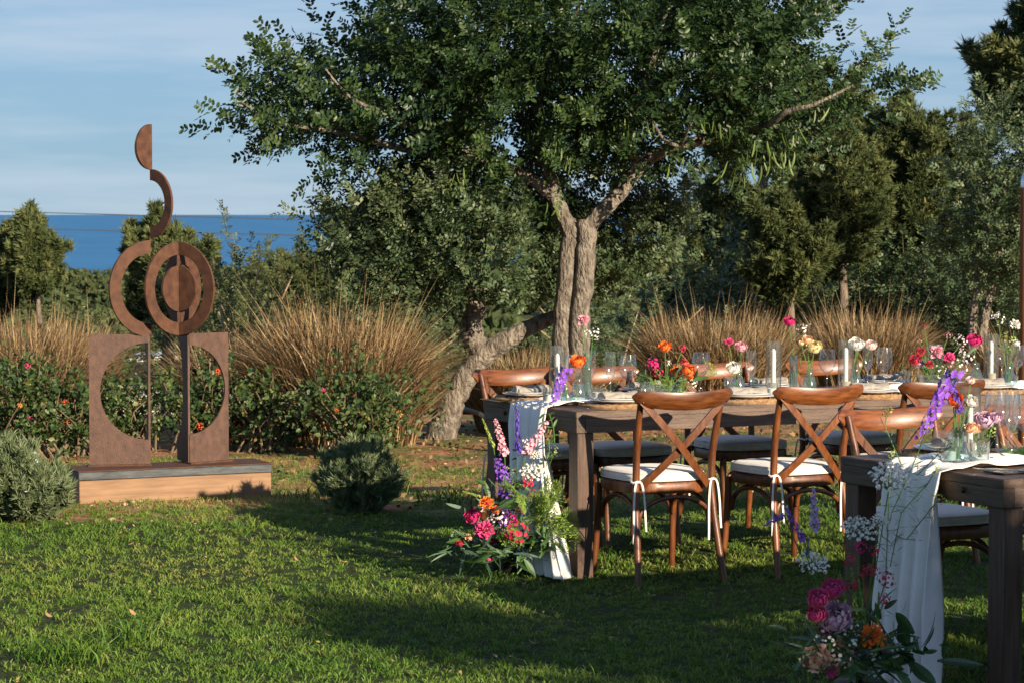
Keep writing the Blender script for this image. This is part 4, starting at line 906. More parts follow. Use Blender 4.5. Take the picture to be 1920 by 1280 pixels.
# ================================================================== cross-back chairs
def make_chair():
    o = thing('cross_back_chair', '', 'chair', (0, 0, 0))
    for s in (-1, 1):
        pth = [(s * .216, -.085, -.01), (s * .205, -.052, .14), (s * .195, -.018, .30), (s * .188, 0, .43), (s * .190, -.008, .58), (s * .197, -.045, .74), (s * .203, -.082, .85)]
        Q = []
        for i in range(len(pth) - 1):
            for k in range(3): Q.append(Vector(pth[i]).lerp(Vector(pth[i + 1]), k / 3))
        Q.append(Vector(pth[-1])); n_ = len(Q)
        b = MB(); b.tube(Q, [.0165 if 2 < i < n_ - 4 else .0145 for i in range(n_)], 10); b.build('back_leg', M['chair'], o)
        b = MB(); b.tube([(s * .192, .372, .425), (s * .193, .378, .30), (s * .196, .392, .15), (s * .203, .412, -.01)], [.0175, .0165, .0155, .0145], 10); b.build('front_leg', M['chair'], o)
    # top rail, a bent piece with rounded ends
    n_ = 22; P = []; F = []; ns_ = 10
    for i in range(n_ + 1):
        q = i / n_ * 2 - 1; x = q * .248; bow = .066 * (1 - q * q); hh = .041 * (max(.02, 1 - abs(q) ** 9)) ** .5 * (1 - .06 * q * q); th = .0155 * (1 if abs(q) < .85 else 1.15) * (max(.04, 1 - abs(q) ** 14)) ** .5
        for k in range(ns_):
            g = 2 * math.pi * k / ns_; yy = math.copysign(abs(math.cos(g)) ** .7, math.cos(g)) * th; zz = math.copysign(abs(math.sin(g)) ** .7, math.sin(g)) * hh
            P.append((x, -.082 - bow * .97 + yy - zz * .28, .848 - bow * .34 + zz))
    for i in range(n_):
        for k in range(ns_): F.append((i * ns_ + k, i * ns_ + (k + 1) % ns_, (i + 1) * ns_ + (k + 1) % ns_, (i + 1) * ns_ + k))
    F += [tuple(range(ns_ - 1, -1, -1)), tuple(n_ * ns_ + k for k in range(ns_))]
    b = MB(); b.add(P, F); b.build('top_rail', M['rail'], o)
    for s in (-1, 1):
        A, Bq = [], []
        for i in range(9):
            t_ = i / 8; x = s * (.208 - .375 * t_); z = .828 - .392 * t_; y = -.092 + .085 * t_ - .032 * math.sin(math.pi * t_) + s * .0065
            A.append((x - s * .0115, y, z + .011)); Bq.append((x + s * .0115, y, z - .011))
        b = MB(); b.strip(A, Bq, .010); b.build('cross_slat', M['chair'], o, sharp=30)
    for s in (-1, 1):
        b = MB(); b.lathe([(0, .004), (.005, .003), (.007, 0)], 8, (0, 0, 0)); b.v = [(s * .205 + v[0], -.108 - v[2], .822 + v[1]) for v in b.v]; b.build('screw', M['bolt'], o)
    def outline(k=1.0, n=40):
        pts = []
        for i in range(n):
            g = 2 * math.pi * i / n; c, s_ = math.cos(g), math.sin(g); e = 2 / 3.6
            x = math.copysign(abs(c) ** e, c); y = math.copysign(abs(s_) ** e, s_)
            hw = .205 + .012 * y; pts.append((x * hw * k, .195 + y * .208 * k))
        return pts
    n = 40
    b = MB(); P = []
    for z, k in ((.405, 1.0), (.402, .97), (.452, .97), (.455, .985), (.452, 1.0), (.430, 1.012), (.410, 1.008)): P += [(x, y, z) for x, y in outline(k)]
    order = [0, 6, 5, 4, 3]; Q = []
    for k in order: Q += P[k * n:(k + 1) * n]
    F = [(j * n + i, j * n + (i + 1) % n, (j + 1) * n + (i + 1) % n, (j + 1) * n + i) for j in range(4) for i in range(n)]
    F += [tuple(range(n - 1, -1, -1)), tuple(range(4 * n, 5 * n))]
    b.add(Q, F); b.build('seat_frame', M['chair'], o)
    b = MB(); Q = []; lv = ((.4565, .93), (.459, .99), (.467, 1.012), (.478, 1.018), (.489, 1.008), (.497, .975), (.503, .88), (.507, .6), (.508, .2))
    for z, k in lv: Q += [(x, y, z) for x, y in outline(k)]
    F = [(j * n + i, j * n + (i + 1) % n, (j + 1) * n + (i + 1) % n, (j + 1) * n + i) for j in range(len(lv) - 1) for i in range(n)]
    F += [tuple(range(n - 1, -1, -1)), tuple(range((len(lv) - 1) * n, len(lv) * n))]
    b.add(Q, F); cu = b.build('seat_cushion', M['cushion'], o, sharp=60)
    for z, k in ((.463, 1.012), (.494, 1.0)):
        b = MB(); pts = [(x, y, z) for x, y in outline(k)]; b.tube(pts + pts[:2], .0035, 5); b.build('piping', M['cushion'], cu)
    def arch(p, q, up):
        p, q = Vector(p), Vector(q); pts = []
        for i in range(15):
            t_ = math.pi * i / 14; m_ = (p + q) / 2; pts.append(m_ + (p - q) / 2 * math.cos(t_) * (1 if abs(math.cos(t_)) < .95 else .99) + Vector((0, 0, up * math.sin(t_) ** .85)))
        b = MB(); b.tube(pts, .0105, 8); b.build('arch_brace', M['chair'], o)
    arch((-.183, -.012, .27), (.183, -.012, .27), .118); arch((-.18, .375, .27), (.18, .375, .27), .118)
    for s in (-1, 1): arch((s * .182, .010, .27), (s * .182, .358, .27), .118)
    for s in (-1, 1):
        b = MB(); b.tube([(s * .188 + .021 * math.cos(g), .0 + .021 * math.sin(g), .462 + .003 * math.sin(3 * g)) for g in [2 * math.pi * k / 14 for k in range(15)]], .0055, 5)
        tie = b.build('cushion_tie', M['ribbon'], o)
        for q, (dx, ln) in enumerate(((-.022, .27), (.026, .22))):
            A = [(s * .188 + dx * (.5 + .8 * t_ + .5 * math.sin(3 * t_) * (1 - t_)), -.024 - .012 * t_, .462 + .012 * math.sin(math.pi * min(1, t_ * 3)) - ln * t_) for t_ in [i / 8 for i in range(9)]]
            b = MB(); b.strip([(x - .004, y, z) for x, y, z in A], [(x + .004, y - .003, z) for x, y, z in A], .0015); b.build('tie_tail', M['ribbon'], tie)
    return o
chair0 = make_chair(); used = []
GC = 'cross-back chairs around the tables'
def chair(x, y, rz, label):
    o = chair0 if not used else copy_tree(chair0)
    used.append(o); o.location = (x, y, 0); o.rotation_euler = (0, 0, rz); tag(o, label, 'chair', GC)
def cpos(T, a, v): O = T1O if T == 1 else T2O; p = O + U * a + V * v; return p.x, p.y
chair(*cpos(1, .335, -.295), LONG - R(3), 'brown cross-back chair with its back to us, nearest the middle floor flowers')
chair(*cpos(1, 1.035, -.315), LONG + R(1), 'brown cross-back chair with its back to us, partly behind the nearer table corner')
chair(*cpos(1, 1.735, -.30), LONG, 'brown cross-back chair whose top rail shows behind the purple flowers of the nearer table')
chair(*cpos(1, .37, W1 + .30), LONG + math.pi + R(3), 'brown cross-back chair facing us at the far left end of the middle table')
chair(*cpos(1, .80, W1 + .25), LONG + math.pi, 'brown cross-back chair facing us behind the low orange flowers of the middle table')
chair(*cpos(1, 1.50, W1 + .27), LONG + math.pi - R(2), 'brown cross-back chair facing us behind the second candle of the middle table')
chair(*cpos(1, 2.2, W1 + .27), LONG + math.pi, 'brown cross-back chair facing us behind the low pink flowers of the middle table')
p = at(1692, 790, 10.13); chair(p.x, p.y, LONG + math.pi - R(1), 'glossy brown cross-back chair facing the camera across the nearer table')
p2 = p + U * .72; chair(p2.x, p2.y, LONG + math.pi, 'brown cross-back chair at the right edge behind the wine glasses of the nearer table')
for a in (.45, 1.15): chair(*cpos(2, a, -.30), LONG, 'brown cross-back chair out of view on the near side of the nearer table')
used[-2]['label'] = 'brown cross-back chair on the near side of the nearer table, just outside the right edge'
used[-1]['label'] = 'brown cross-back chair on the near side of the nearer table, second from its runner end'

# ================================================================== tableware
def lathe_mesh(name, prof, mat, n=20, cap=False):
    b = MB(); b.cap = cap; b.lathe(prof, n); return b.mesh(name, mat, True, 50)
wineP = [(.034, 0.0), (.033, .003), (.012, .006), (.0045, .012), (.0038, .05), (.0045, .082), (.012, .088), (.028, .101), (.038, .118), (.043, .138), (.043, .158), (.039, .185), (.035, .208)]
flutP = [(.032, 0.0), (.031, .003), (.010, .006), (.0042, .012), (.0036, .06), (.0045, .092), (.012, .102), (.021, .122), (.026, .150), (.027, .175), (.0255, .21), (.024, .228)]
MG = dict(wine=lathe_mesh('wine_glass', wineP, M['glass']), flute=lathe_mesh('flute', flutP, M['glass']),
          tumbler=lathe_mesh('tumbler', [(.0, .006), (.030, .006), (.031, 0), (.0335, .002), (.037, .082), (.0345, .082), (.031, .010)], M['glass']),
          votive=lathe_mesh('votive', [(.0, .005), (.026, .005), (.027, 0), (.030, .002), (.031, .066), (.0285, .066), (.028, .008)], M['glass']),
          cyl=lathe_mesh('cylinder', [(.0, .004), (.037, .004), (.0385, 0), (.0385, .255), (.0365, .255), (.0365, .006)], M['glass'], 28),
          bottle=lathe_mesh('bottle', [(.0, .004), (.033, .003), (.036, .008), (.0365, .022), (.031, .055), (.022, .085), (.0155, .100), (.0145, .128), (.0175, .133)], M['vase']),
          flask=lathe_mesh('flask', [(.0, .004), (.046, .003), (.049, .008), (.045, .024), (.032, .055), (.021, .080), (.017, .095), (.0165, .115), (.020, .120)], M['vase']),
          tubev=lathe_mesh('tube_vase', [(.0, .004), (.021, .003), (.0225, .008), (.022, .19), (.0205, .20), (.0195, .19), (.0195, .01)], M['vase']),
          bowl=lathe_mesh('bowl', [(.0, .004), (.05, .003), (.06, .008), (.072, .045), (.075, .06), (.072, .06)], M['vase']))
MW = dict(bottle=lathe_mesh('water', [(0, .006), (.031, .006), (.0335, .022), (.0285, .055), (.0195, .085), (0, .085)], M['water']),
          flask=lathe_mesh('water', [(0, .006), (.044, .006), (.042, .024), (.030, .055), (.0195, .078), (0, .078)], M['water']),
          tubev=lathe_mesh('water', [(0, .006), (.0185, .006), (.0185, .12), (0, .12)], M['water']), bowl=lathe_mesh('water', [(0, .006), (.055, .006), (.068, .04), (0, .04)], M['water']), tumbler=lathe_mesh('water', [(0, .010), (.030, .010), (.033, .05), (0, .05)], M['water']))
candleM = lathe_mesh('taper', [(.0115, 0), (.0115, .150), (.0105, .164), (.004, .172), (0, .173)], M['candle'], 14, True)
wickM = lathe_mesh('wick', [(.0012, 0), (.0012, .009)], M['wick'], 5, True)
holdM = lathe_mesh('holder', [(.024, 0), (.025, .002), (.0255, .046), (.024, .048), (.0125, .048), (.0125, .04)], M['stone'], 20, True)
vwaxM = lathe_mesh('votive_wax', [(0, .008), (.0272, .008), (.0278, .042), (.02, .040), (0, .0395)], M['candle'], 18, True)
CZ = .010                                        # thickness of the runner under things on it
def solo(kind, name, label, cat, T, px, v, z=CZ, sc=1.0, group=None):
    o = put(name, MG[kind], None, tp(T, px, v, z), (0, 0, random.random() * 6), sc); tag(o, label, cat, group); return o
def hurricane(T, px, v, label, holder=True, lean=0.0):
    p = tp(T, px, v, CZ); o = tag(put('candle_cylinder', MG['cyl'], None, p), 'tall clear glass cylinder round ' + label, 'glass cylinder', 'candle cylinders')
    c = thing('taper_candle', 'ivory taper candle, ' + label, 'candle', p + Vector((0, 0, .0055)), 0, 'taper candles')
    put('holder', holdM, c); put('taper', candleM, c, (0, 0, .041), (0, lean, 0)); put('wick', wickM, c, (math.sin(lean) * .17, 0, .212))
def votive(T, px, v, label, z=CZ):
    o = tag(put('votive_glass', MG['votive'], None, tp(T, px, v, z)), 'low glass votive ' + label, 'votive', 'votives'); put('wax', vwaxM, o); put('wick', wickM, o, (0, 0, .039))
def vase(kind, T, px, v, label, sc=1.0, z=CZ):
    nm = {'bottle': 'bottle_vase', 'flask': 'flask_vase', 'tubev': 'tube_vase', 'bowl': 'flower_bowl', 'tumbler': 'tumbler_vase'}[kind]
    o = tag(put(nm, MG[kind], None, tp(T, px, v, z), (0, 0, random.random() * 6), sc), label, 'bowl' if kind == 'bowl' else 'vase'); put('water', MW[kind], o); return o
GW, GF_ = 'wine glasses on the tables', 'champagne flutes on the tables'
hurricane(1, 1045, .60, 'the one by the orange ranunculus at the runner end')
hurricane(1, 1451, .50, 'the one left of the tall magenta ranunculus')
hurricane(1, 1587, .42, 'the one touching the white ranunculus')
hurricane(1, 1860, .62, 'the one right of the magenta ranunculus in a flask')
votive(1, 1122, .42, 'of white wax by the orange ranunculus'); votive(1, 1030, .40, 'in front of the first candle cylinder'); votive(1, 1448, .30, 'in front of the second candle cylinder'); votive(1, 1500, .27, 'in front of the cream ranunculus bottle')
for k, (px, v, lb) in enumerate(((1178, .66, 'left of the low orange flowers'), (1314, .70, 'just right of the low orange flowers'), (1552, .66, 'between the cream ranunculus and the third candle'), (1659, .66, 'left of the low pink flowers'), (1755, .78, 'behind the low pink flowers'), (1908, .55, 'under the white scabious at the right edge'), (1075, .80, 'behind the orange ranunculus'))):
    solo('wine', 'wine_glass', 'clear wine glass on the middle table, ' + lb, 'wine glass', 1, px, v, 0.002, 1.0, GW)
for px, v, lb in ((1145, .62, 'left of the leftmost clear wine glass'), (1108, .75, 'behind the tube vase'), (1409, .42, 'between the white ranunculus and the second candle'), (1628, .62, 'under the peach ranunculus'), (1880, .60, 'right of the last candle cylinder')):
    solo('flute', 'champagne_flute', 'slim champagne flute on the middle table, ' + lb, 'flute', 1, px, v, 0.002, 1.0, GF_)
for px, v, lb in ((1698, .72, 'left of the low pink flowers'), (1215, .40, 'beside the low orange flowers'), (1370, .72, 'behind the white ranunculus')):
    solo('tumbler', 'tumbler', 'plain glass tumbler on the middle table, ' + lb, 'tumbler', 1, px, v, 0.004, .95, 'tumblers')
# nearer table
hurricane(2, 1821, .62, 'on the nearer table behind the purple delphinium')
votive(2, 1782, .50, 'of white wax on the runner of the nearer table')
solo('tumbler', 'tumbler', 'wide water tumbler on the nearer table behind the votive', 'tumbler', 2, 1772, .82, .002, 1.05, 'tumblers')
solo('wine', 'wine_glass', 'large wine glass on the nearer table, right of the mauve flowers', 'wine glass', 2, 1872, .72, .002, 1.12, GW)
solo('wine', 'wine_glass', 'wine glass on the nearer table cut by the right edge', 'wine glass', 2, 1924, .62, .002, 1.08, GW)
solo('wine', 'wine_glass', 'wine glass on the nearer table, behind the flute at the right edge', 'wine glass', 2, 1893, .84, .002, 1.08, GW)
solo('flute', 'champagne_flute', 'champagne flute on the nearer table at the right edge', 'flute', 2, 1900, .55, .002, 1.05, GF_)
# place settings
def woven(r):
    b = MB()
    for k in range(9): rr = r * (.18 + .82 * k / 8); b.tube([(rr * math.cos(g), rr * math.sin(g), .006 + .0022 * math.sin(g * (18 + 6 * k) + k * math.pi)) for g in [2 * math.pi * i / 60 for i in range(61)]], r * .056, 5, .75)
    return b.mesh('seagrass_mat', M['mat'])
matM = woven(.185)
plateM = lathe_mesh('plate', [(0, .004), (.075, .003), (.080, 0), (.084, .003), (.122, .013), (.138, .017), (.139, .0195), (.122, .0165), (.085, .008), (0, .008)], M['plate'], 36)
sideM = lathe_mesh('side_plate', [(0, .004), (.055, .003), (.058, 0), (.062, .003), (.092, .012), (.104, .016), (.104, .018), (.090, .0145), (.06, .007), (0, .007)], M['plate'], 32)
def napk():
    b = MB()
    for k, (r_, dy, dz, ln) in enumerate(((.019, 0, .018, .095), (.015, .020, .014, .09), (.013, -.018, .013, .088))):
        pts = [(ln * (2 * i / 8 - 1), dy + .004 * math.sin(i * 1.3 + k), dz + .003 * math.sin(i * .9 + k * 2)) for i in range(9)]
        b.tube(pts, [r_ * (1 + .18 * math.sin(i * 1.9 + k)) for i in range(9)], 10, 1.3)
    return b.mesh('napkin', M['napkin'])
napM = napk()
def fork():
    b = MB(); b.box((-.008, -.1, 0), (.008, .0, .002), bev=.0006); b.box((-.003, 0, .001), (.003, .0, .003)); b.v = []; b.f = []
    b.strip([(-.005, -.10, .003), (-.0035, -.03, .004), (-.003, .03, .006), (-.011, .048, .005), (-.0115, .055, .004)], [(.005, -.10, .003), (.0035, -.03, .004), (.003, .03, .006), (.011, .048, .005), (.0115, .055, .004)], .002)
    for k in range(4): x = -.0095 + k * .00633; b.strip([(x - .0015, .055, .004), (x - .001, .098, .006)], [(x + .0015, .055, .004), (x + .001, .098, .006)], .0016)
    return b.mesh('fork', M['metalc'], sharp=30)
def knife():
    b = MB(); b.strip([(-.005, -.11, .003), (-.006, -.02, .004), (-.004, 0, .004), (-.009, .03, .003), (-.006, .105, .003)], [(.005, -.11, .003), (.006, -.02, .004), (.004, 0, .004), (.008, .03, .003), (.004, .108, .003)], .003)
    return b.mesh('knife', M['metalc'], sharp=30)
forkM, knifeM = fork(), knife()
def setting(T, a, v, facing, where, nap=True):
    base = tpt(T, a, v, .001); rz = LONG + (0 if facing > 0 else math.pi); ux = Vector((math.cos(rz), math.sin(rz), 0))
    tag(put('placemat', matM, None, base, (0, 0, rz)), 'round woven seagrass placemat ' + where, 'placemat', 'placemats')
    tag(put('dinner_plate', plateM, None, base + Vector((0, 0, .014)), (0, 0, rz)), 'white dinner plate ' + where, 'plate', 'dinner plates')
    tag(put('side_plate', sideM, None, base + Vector((0, 0, .0225)), (0, 0, rz)), 'smaller white plate stacked on the dinner plate ' + where, 'plate', 'side plates')
    if nap: tag(put('napkin', napM, None, base + Vector((0, 0, .031)), (0, 0, rz + R(random.uniform(-25, 25)))), 'rolled beige linen napkin on the plates ' + where, 'napkin', 'napkins')
    tag(put('fork', forkM, None, base - ux * .215 + Vector((0, 0, .001)), (0, 0, rz)), 'steel fork left of the plate ' + where, 'fork', 'forks')
    tag(put('knife', knifeM, None, base + ux * .215 + Vector((0, 0, .001)), (0, 0, rz)), 'steel knife right of the plate ' + where, 'knife', 'knives')
setting(1, .33, .20, 1, 'by the white votive')
setting(1, 1.03, .20, 1, 'before the second candle')
setting(1, 1.73, .20, 1, 'before the low pink flowers')
setting(1, 2.43, .20, 1, 'at the right picture edge')
for a, lb in ((.16, 'behind the first candle cylinder'), (.80, 'behind the low orange flowers'), (1.5, 'behind the cream ranunculus'), (2.2, 'behind the low pink flowers')):
    setting(1, a, W1 - .19, -1, lb)
setting(2, .35, W2 - .2, -1, 'in front of the glossy chair', nap=True)
# dark folded menu and cutlery at the right edge of the nearer table
p = tp(2, 1905, .17, .004)
c = tag(MB().box((-.10, -.05, 0), (.10, .05, .004), bev=.001).build('menu_card', M['darknap']), 'black printed card lying under the fork on the nearer table', 'card'); c.location = p; c.rotation_euler = (0, 0, LONG + R(8))
b = MB()
for k in range(5):
    for j in range(7):
        if (k * 7 + j) % 5: x = -.085 + j * .026; b.box((x, -.036 + k * .016, .0042), (x + .014 + .006 * ((j + k) % 2), -.032 + k * .016, .0046))
b.build('printed_lines', M['ink'], c, smooth=False)
for px, v, rz, nm, me in ((1880, .19, R(70), 'fork', forkM), (1895, .155, R(60), 'knife', knifeM)):
    tag(put(nm, me, None, tp(2, px, v, .009), (R(2), 0, LONG + rz)), 'steel %s lying across the black card on the nearer table' % nm, nm)

# ================================================================== post at the right edge, parked car
po = thing('wooden_post', 'varnished brown post with a bright metal cap at the right edge', 'post', (at(1925, 700, 14.2).x, 14.2, 0))
MB().tube([(0, 0, -.05), (0, 0, .9), (0, 0, 1.80)], .045, 18).build('shaft', M['post'], po)
b = MB(); b.lathe([(.047, 1.795), (.0475, 1.83), (.044, 1.855), (.03, 1.872), (0, 1.878)], 18); b.build('cap', M['chrome'], po)
cz = at(282, 662, 44); car = thing('parked_car', 'white car parked down the slope, glimpsed through the left steel opening', 'car', (cz.x, 44, cz.z - 1.48), R(8))
b = MB(); prof = [(-2.05, .35), (-2.1, .75), (-1.95, .92), (-1.05, .98), (-.45, 1.46), (.95, 1.48), (1.75, 1.0), (2.05, .92), (2.1, .4)]
b.prism(prof[::-1], -.82, .82); b.build('body', M['carp'], car, sharp=25)
for s in (-1, 1):
    for q in ([(-.92, 1.0), (-.42, 1.38), (.2, 1.40), (.2, 1.0)], [(.28, 1.0), (.28, 1.40), (.9, 1.40), (1.5, 1.02)]):
        b = MB(); b.prism(q[::-1], s * .824 - .004, s * .824 + .004); b.build('window', M['carg'], car, smooth=False)
    for x in (-1.3, 1.3):
        b = MB(); b.tube([(x, s * .70, .32), (x, s * .86, .32)], .32, 20); b.build('wheel', M['tyre'], car)
    b = MB(); b.box((2.03, s * .6 - .15, .7), (2.12, s * .6 + .15, .86)); b.build('tail_light', M['lamp'], car)
b = MB(); b.box((.98, -.68, 1.46), (1.62, .68, 1.472)); b.v = [(x, y, z - (x - .98) * .58 + .012) for x, y, z in b.v]; b.build('rear_window', M['carg'], car, smooth=False)
# the next table of the row stands just outside the frame at the right; its shade falls over the lawn
T3O = T2O + (T2O - T1O)
make_table('dark timber table of the same row, outside the view at the near right', T3O, .97, 2.6)
for k, (a, v, rz) in enumerate(((.42, .97 + .28, math.pi), (1.12, .97 + .28, math.pi), (.45, -.3, 0))):
    p = T3O + U * a + V * v; chair(p.x, p.y, LONG + rz, 'brown cross-back chair outside the view, ' + ('first on the far side', 'second on the far side', 'first on the near side')[k] + ' of the nearest table')

def shade_tree(label, x, y, h, r, n, zc, sz=1.0):  # unseen tree, added and shaped only to throw shade over the lawn
    o = thing('shade_caster_tree', label, 'tree', (x, y, 0), 0, 'added shade trees outside the view')
    b = MB(); b.tube([(0, 0, -.1), (.05, 0, h * .4), (0, .05, h * .75)], [.06, .045, .02], 9); b.build('trunk', M['bark'], o)
    a = unit(n); P = a * (rng.random(n) ** .5)[:, None] * np.array([r, r, zc]) * (.7 + .5 * vnoise(a[:, 0] * 2 + x, a[:, 1] * 2 + a[:, 2], 1.5, 2)[:, None]) + np.array([0, 0, h - zc])
    v, f, q = foliage(P, a + .5 * unit(n), tw, .9 * sz, 1.4 * sz, up=[0, 0, 1]); put('crown', np_mesh('shade_caster_crown', v, f, M['carob'], q), o)
shade_tree('added tree shading the lawn from outside the view, right of the camera', 4.6, 4.2, 2.0, .5, 220, .42, .8)
shade_tree('bushy added shade tree outside the view, right of the first one', 5.2, 4.35, 2.25, .42, 240, .3, .7)
shade_tree('taller added shade tree outside the view, behind the first one', 5.65, 2.55, 3.22, .36, 200, .12, .5)
# ================================================================== flowers
PC = {}
for nm, c, c2 in (('orange', (.80, .13, .012), (.86, .24, .02)), ('magenta', (.52, .008, .12), (.66, .02, .20)), ('hotpink', (.66, .035, .20), (.78, .10, .30)), ('crimson', (.40, .010, .035), (.55, .03, .07)), ('pink', (.72, .28, .36), (.80, .42, .48)),
                  ('cream', (.80, .66, .28), (.84, .74, .42)), ('white', (.80, .77, .70), (.86, .84, .78)), ('blush', (.78, .58, .52), (.83, .70, .64)), ('peach', (.80, .42, .23), (.84, .55, .36)), ('mauve', (.55, .34, .48), (.66, .46, .58)),
                  ('purple', (.16, .045, .42), (.27, .09, .58)), ('violet', (.06, .03, .30), (.12, .05, .42)), ('lilac', (.36, .20, .50), (.48, .32, .60)), ('wax', (.66, .50, .52), (.76, .66, .66)), ('fern', (.13, .22, .025), (.22, .33, .05)), ('lime', (.22, .30, .05), (.32, .38, .08))):
    PC[nm] = petal('petal_' + nm, c, c2)
def bl_ranunculus(r, seed, layers=6, ruffle=.05, openn=1.0):
    """nested cups of overlapping petals, unit radius"""
    rd = np.random.default_rng(seed); b = MB()
    for k in range(layers):
        t_ = k / (layers - 1); m_ = 4 + (k > 1) + (k > 3); Rk = .30 + .66 * t_ ** .85; tt = (.22 + .95 * t_ ** 1.2) * openn; hw = (1.0 - .25 * t_) * 3.6 / m_
        for i in range(m_):
            g = 2 * math.pi * (i + .5 * (k % 2)) / m_ + rd.normal() * .12; P = []; top = tt + rd.normal() * .09
            for a in range(4):
                u = a / 3
                for c_ in range(5):
                    q = c_ / 2 - 1; th = 2.35 + (top - 2.35) * u * (1 - .13 * q * q * u); ph = g + q * hw * (.55 + .45 * math.sin(math.pi * (.1 + .8 * u)))
                    rad_ = Rk * (1 + (.04 + .10 * t_) * max(0, u - .6) / .4 * openn) * (1 + (.03 + .02 * abs(q)) * (-1) ** c_ * .5) + ruffle * rd.normal() * (u > .6)
                    P.append((rad_ * math.sin(th) * math.cos(ph), rad_ * math.sin(th) * math.sin(ph), rad_ * math.cos(th) * .82))
            b.add([tuple(x * r for x in p_) for p_ in P], [(a * 5 + c_, a * 5 + c_ + 1, a * 5 + c_ + 6, a * 5 + c_ + 5) for a in range(3) for c_ in range(4)])
    return b
def bl_carnation(r, seed, n=46):
    rd = np.random.default_rng(seed); b = MB()
    for i in range(n):
        t_ = ((i + .5) / n) ** .6; g = i * 2.39996; tilt = 1.45 * t_ + rd.normal() * .12; d = Vector((math.sin(tilt) * math.cos(g), math.sin(tilt) * math.sin(g), math.cos(tilt))); s = Vector((-math.sin(g), math.cos(g), 0)); s = (s + Vector(rd.normal(size=3)) * .35).normalized(); w = .24; up_ = d.cross(s)
        P = [d * .25 - s * .06, d * .25 + s * .06]
        for q in (-1, -.4, .2, .8): P.append(d * (.92 + .12 * rd.normal()) + s * q * w * 1.4 + up_ * rd.normal() * .10)
        b.add([tuple(x * r for x in p_) for p_ in P], [(0, 2, 3), (0, 3, 4, 1), (1, 4, 5)])
    return b
def floret(b, c, n_, r, petals=5, rnd_=random, cup=.3):
    n_ = Vector(n_).normalized(); a = n_.orthogonal().normalized(); bb = n_.cross(a); g0 = rnd_.random() * 6.28
    for k in range(petals):
        g = g0 + 2 * math.pi * k / petals; d = a * math.cos(g) + bb * math.sin(g); s = n_.cross(d)
        b.add([c, c + d * r * .6 + s * r * .42 + n_ * r * cup * .5, c + d * r + n_ * r * cup, c + d * r * .6 - s * r * .42 + n_ * r * cup * .5], [(0, 1, 2, 3)])
def bl_spike(ln, rad, n, fr, seed, taper=.55):
    rd = random.Random(seed); b = MB()
    for i in range(n):
        t_ = i / (n - 1); g = i * 2.4; rr = rad * (1 - taper * t_) * rd.uniform(.7, 1.15); d = Vector((math.cos(g), math.sin(g), .15 + .7 * t_)); floret(b, Vector((math.cos(g) * rr, math.sin(g) * rr, ln * t_ + rd.gauss(0, .012))), d + Vector((rd.gauss(0, .35), rd.gauss(0, .35), rd.gauss(0, .3))), fr * (1 - .45 * t_) * rd.uniform(.85, 1.15), 5, rd)
    return b
def bl_lace(r, seed, n=34):
    rd = random.Random(seed); b = MB()
    for i in range(n):
        rr = r * math.sqrt((i + .4) / n); g = i * 2.4; c = Vector((rr * math.cos(g), rr * math.sin(g), r * .28 * (1 - (rr / r) ** 2)))
        for k in range(10):
            q = Vector((rd.gauss(0, 1), rd.gauss(0, 1), abs(rd.gauss(.6, .5)))).normalized(); floret(b, c + q * r * .12, q, r * .082, 4, rd, .1)
    return b
def lace_rays(r, n=34):
    b = MB()
    for i in range(n):
        rr = r * math.sqrt((i + .4) / n); g = i * 2.4; b.tube([(0, 0, -r * .75), (rr * math.cos(g) * .6, rr * math.sin(g) * .6, -r * .2), (rr * math.cos(g), rr * math.sin(g), r * .26 * (1 - (rr / r) ** 2))], .0011, 3)
    return b
def bl_cluster(r, seed, n=34, fr=.2, el=.8):
    rd = random.Random(seed); b = MB()
    for i in range(n):
        q = Vector((rd.gauss(0, 1), rd.gauss(0, 1), rd.gauss(.25, .9))).normalized(); floret(b, Vector((q.x, q.y, q.z * el)) * r * rd.uniform(.7, 1.05), q, r * fr * rd.uniform(.8, 1.3), 5, rd)
    return b
def bl_fern(ln, seed, n=16):
    rd = random.Random(seed); b = MB()
    for i in range(n):
        t_ = (i + 1) / n; c = Vector((0, .12 * ln * t_ * t_, ln * t_)); w = ln * .40 * math.sin(math.pi * (.12 + .8 * t_))
        for s in (-1, 1):
            e = c + Vector((s * w, rd.gauss(0, .02) * ln, w * .55)); m_ = 7
            for k in range(m_):
                q = c.lerp(e, (k + .5) / m_); dd = Vector((s * .4 + rd.gauss(0, .4), rd.gauss(0, .6), 1 + rd.gauss(0, .4))).normalized() * w * .28; sd = dd.orthogonal().normalized() * w * .045
                b.add([q - sd, q + sd, q + dd + sd * .5, q + dd - sd * .5], [(0, 1, 2, 3)])
    return b
def bl_leaf(ln, w, curl=.25):
    b = MB(); A, B_, C_ = [], [], []
    for i in range(7):
        t_ = i / 6; hw = w * math.sin(math.pi * (.06 + .92 * t_)) ** .8 * .5; z = ln * t_; y = curl * ln * t_ * t_
        A.append((-hw, y - hw * .25, z)); B_.append((0, y, z)); C_.append((hw, y - hw * .25, z))
    b.strip(A, B_); b.strip(B_, C_); return b
BM = {}
_put = put
def put(name, mesh, parent=None, *a, **k):
    o = _put(name, mesh, parent, *a, **k)
    if mesh and mesh.name.split('_')[0] in ('wax', 'cluster', 'lace'): o['kind'] = 'stuff'
    return o
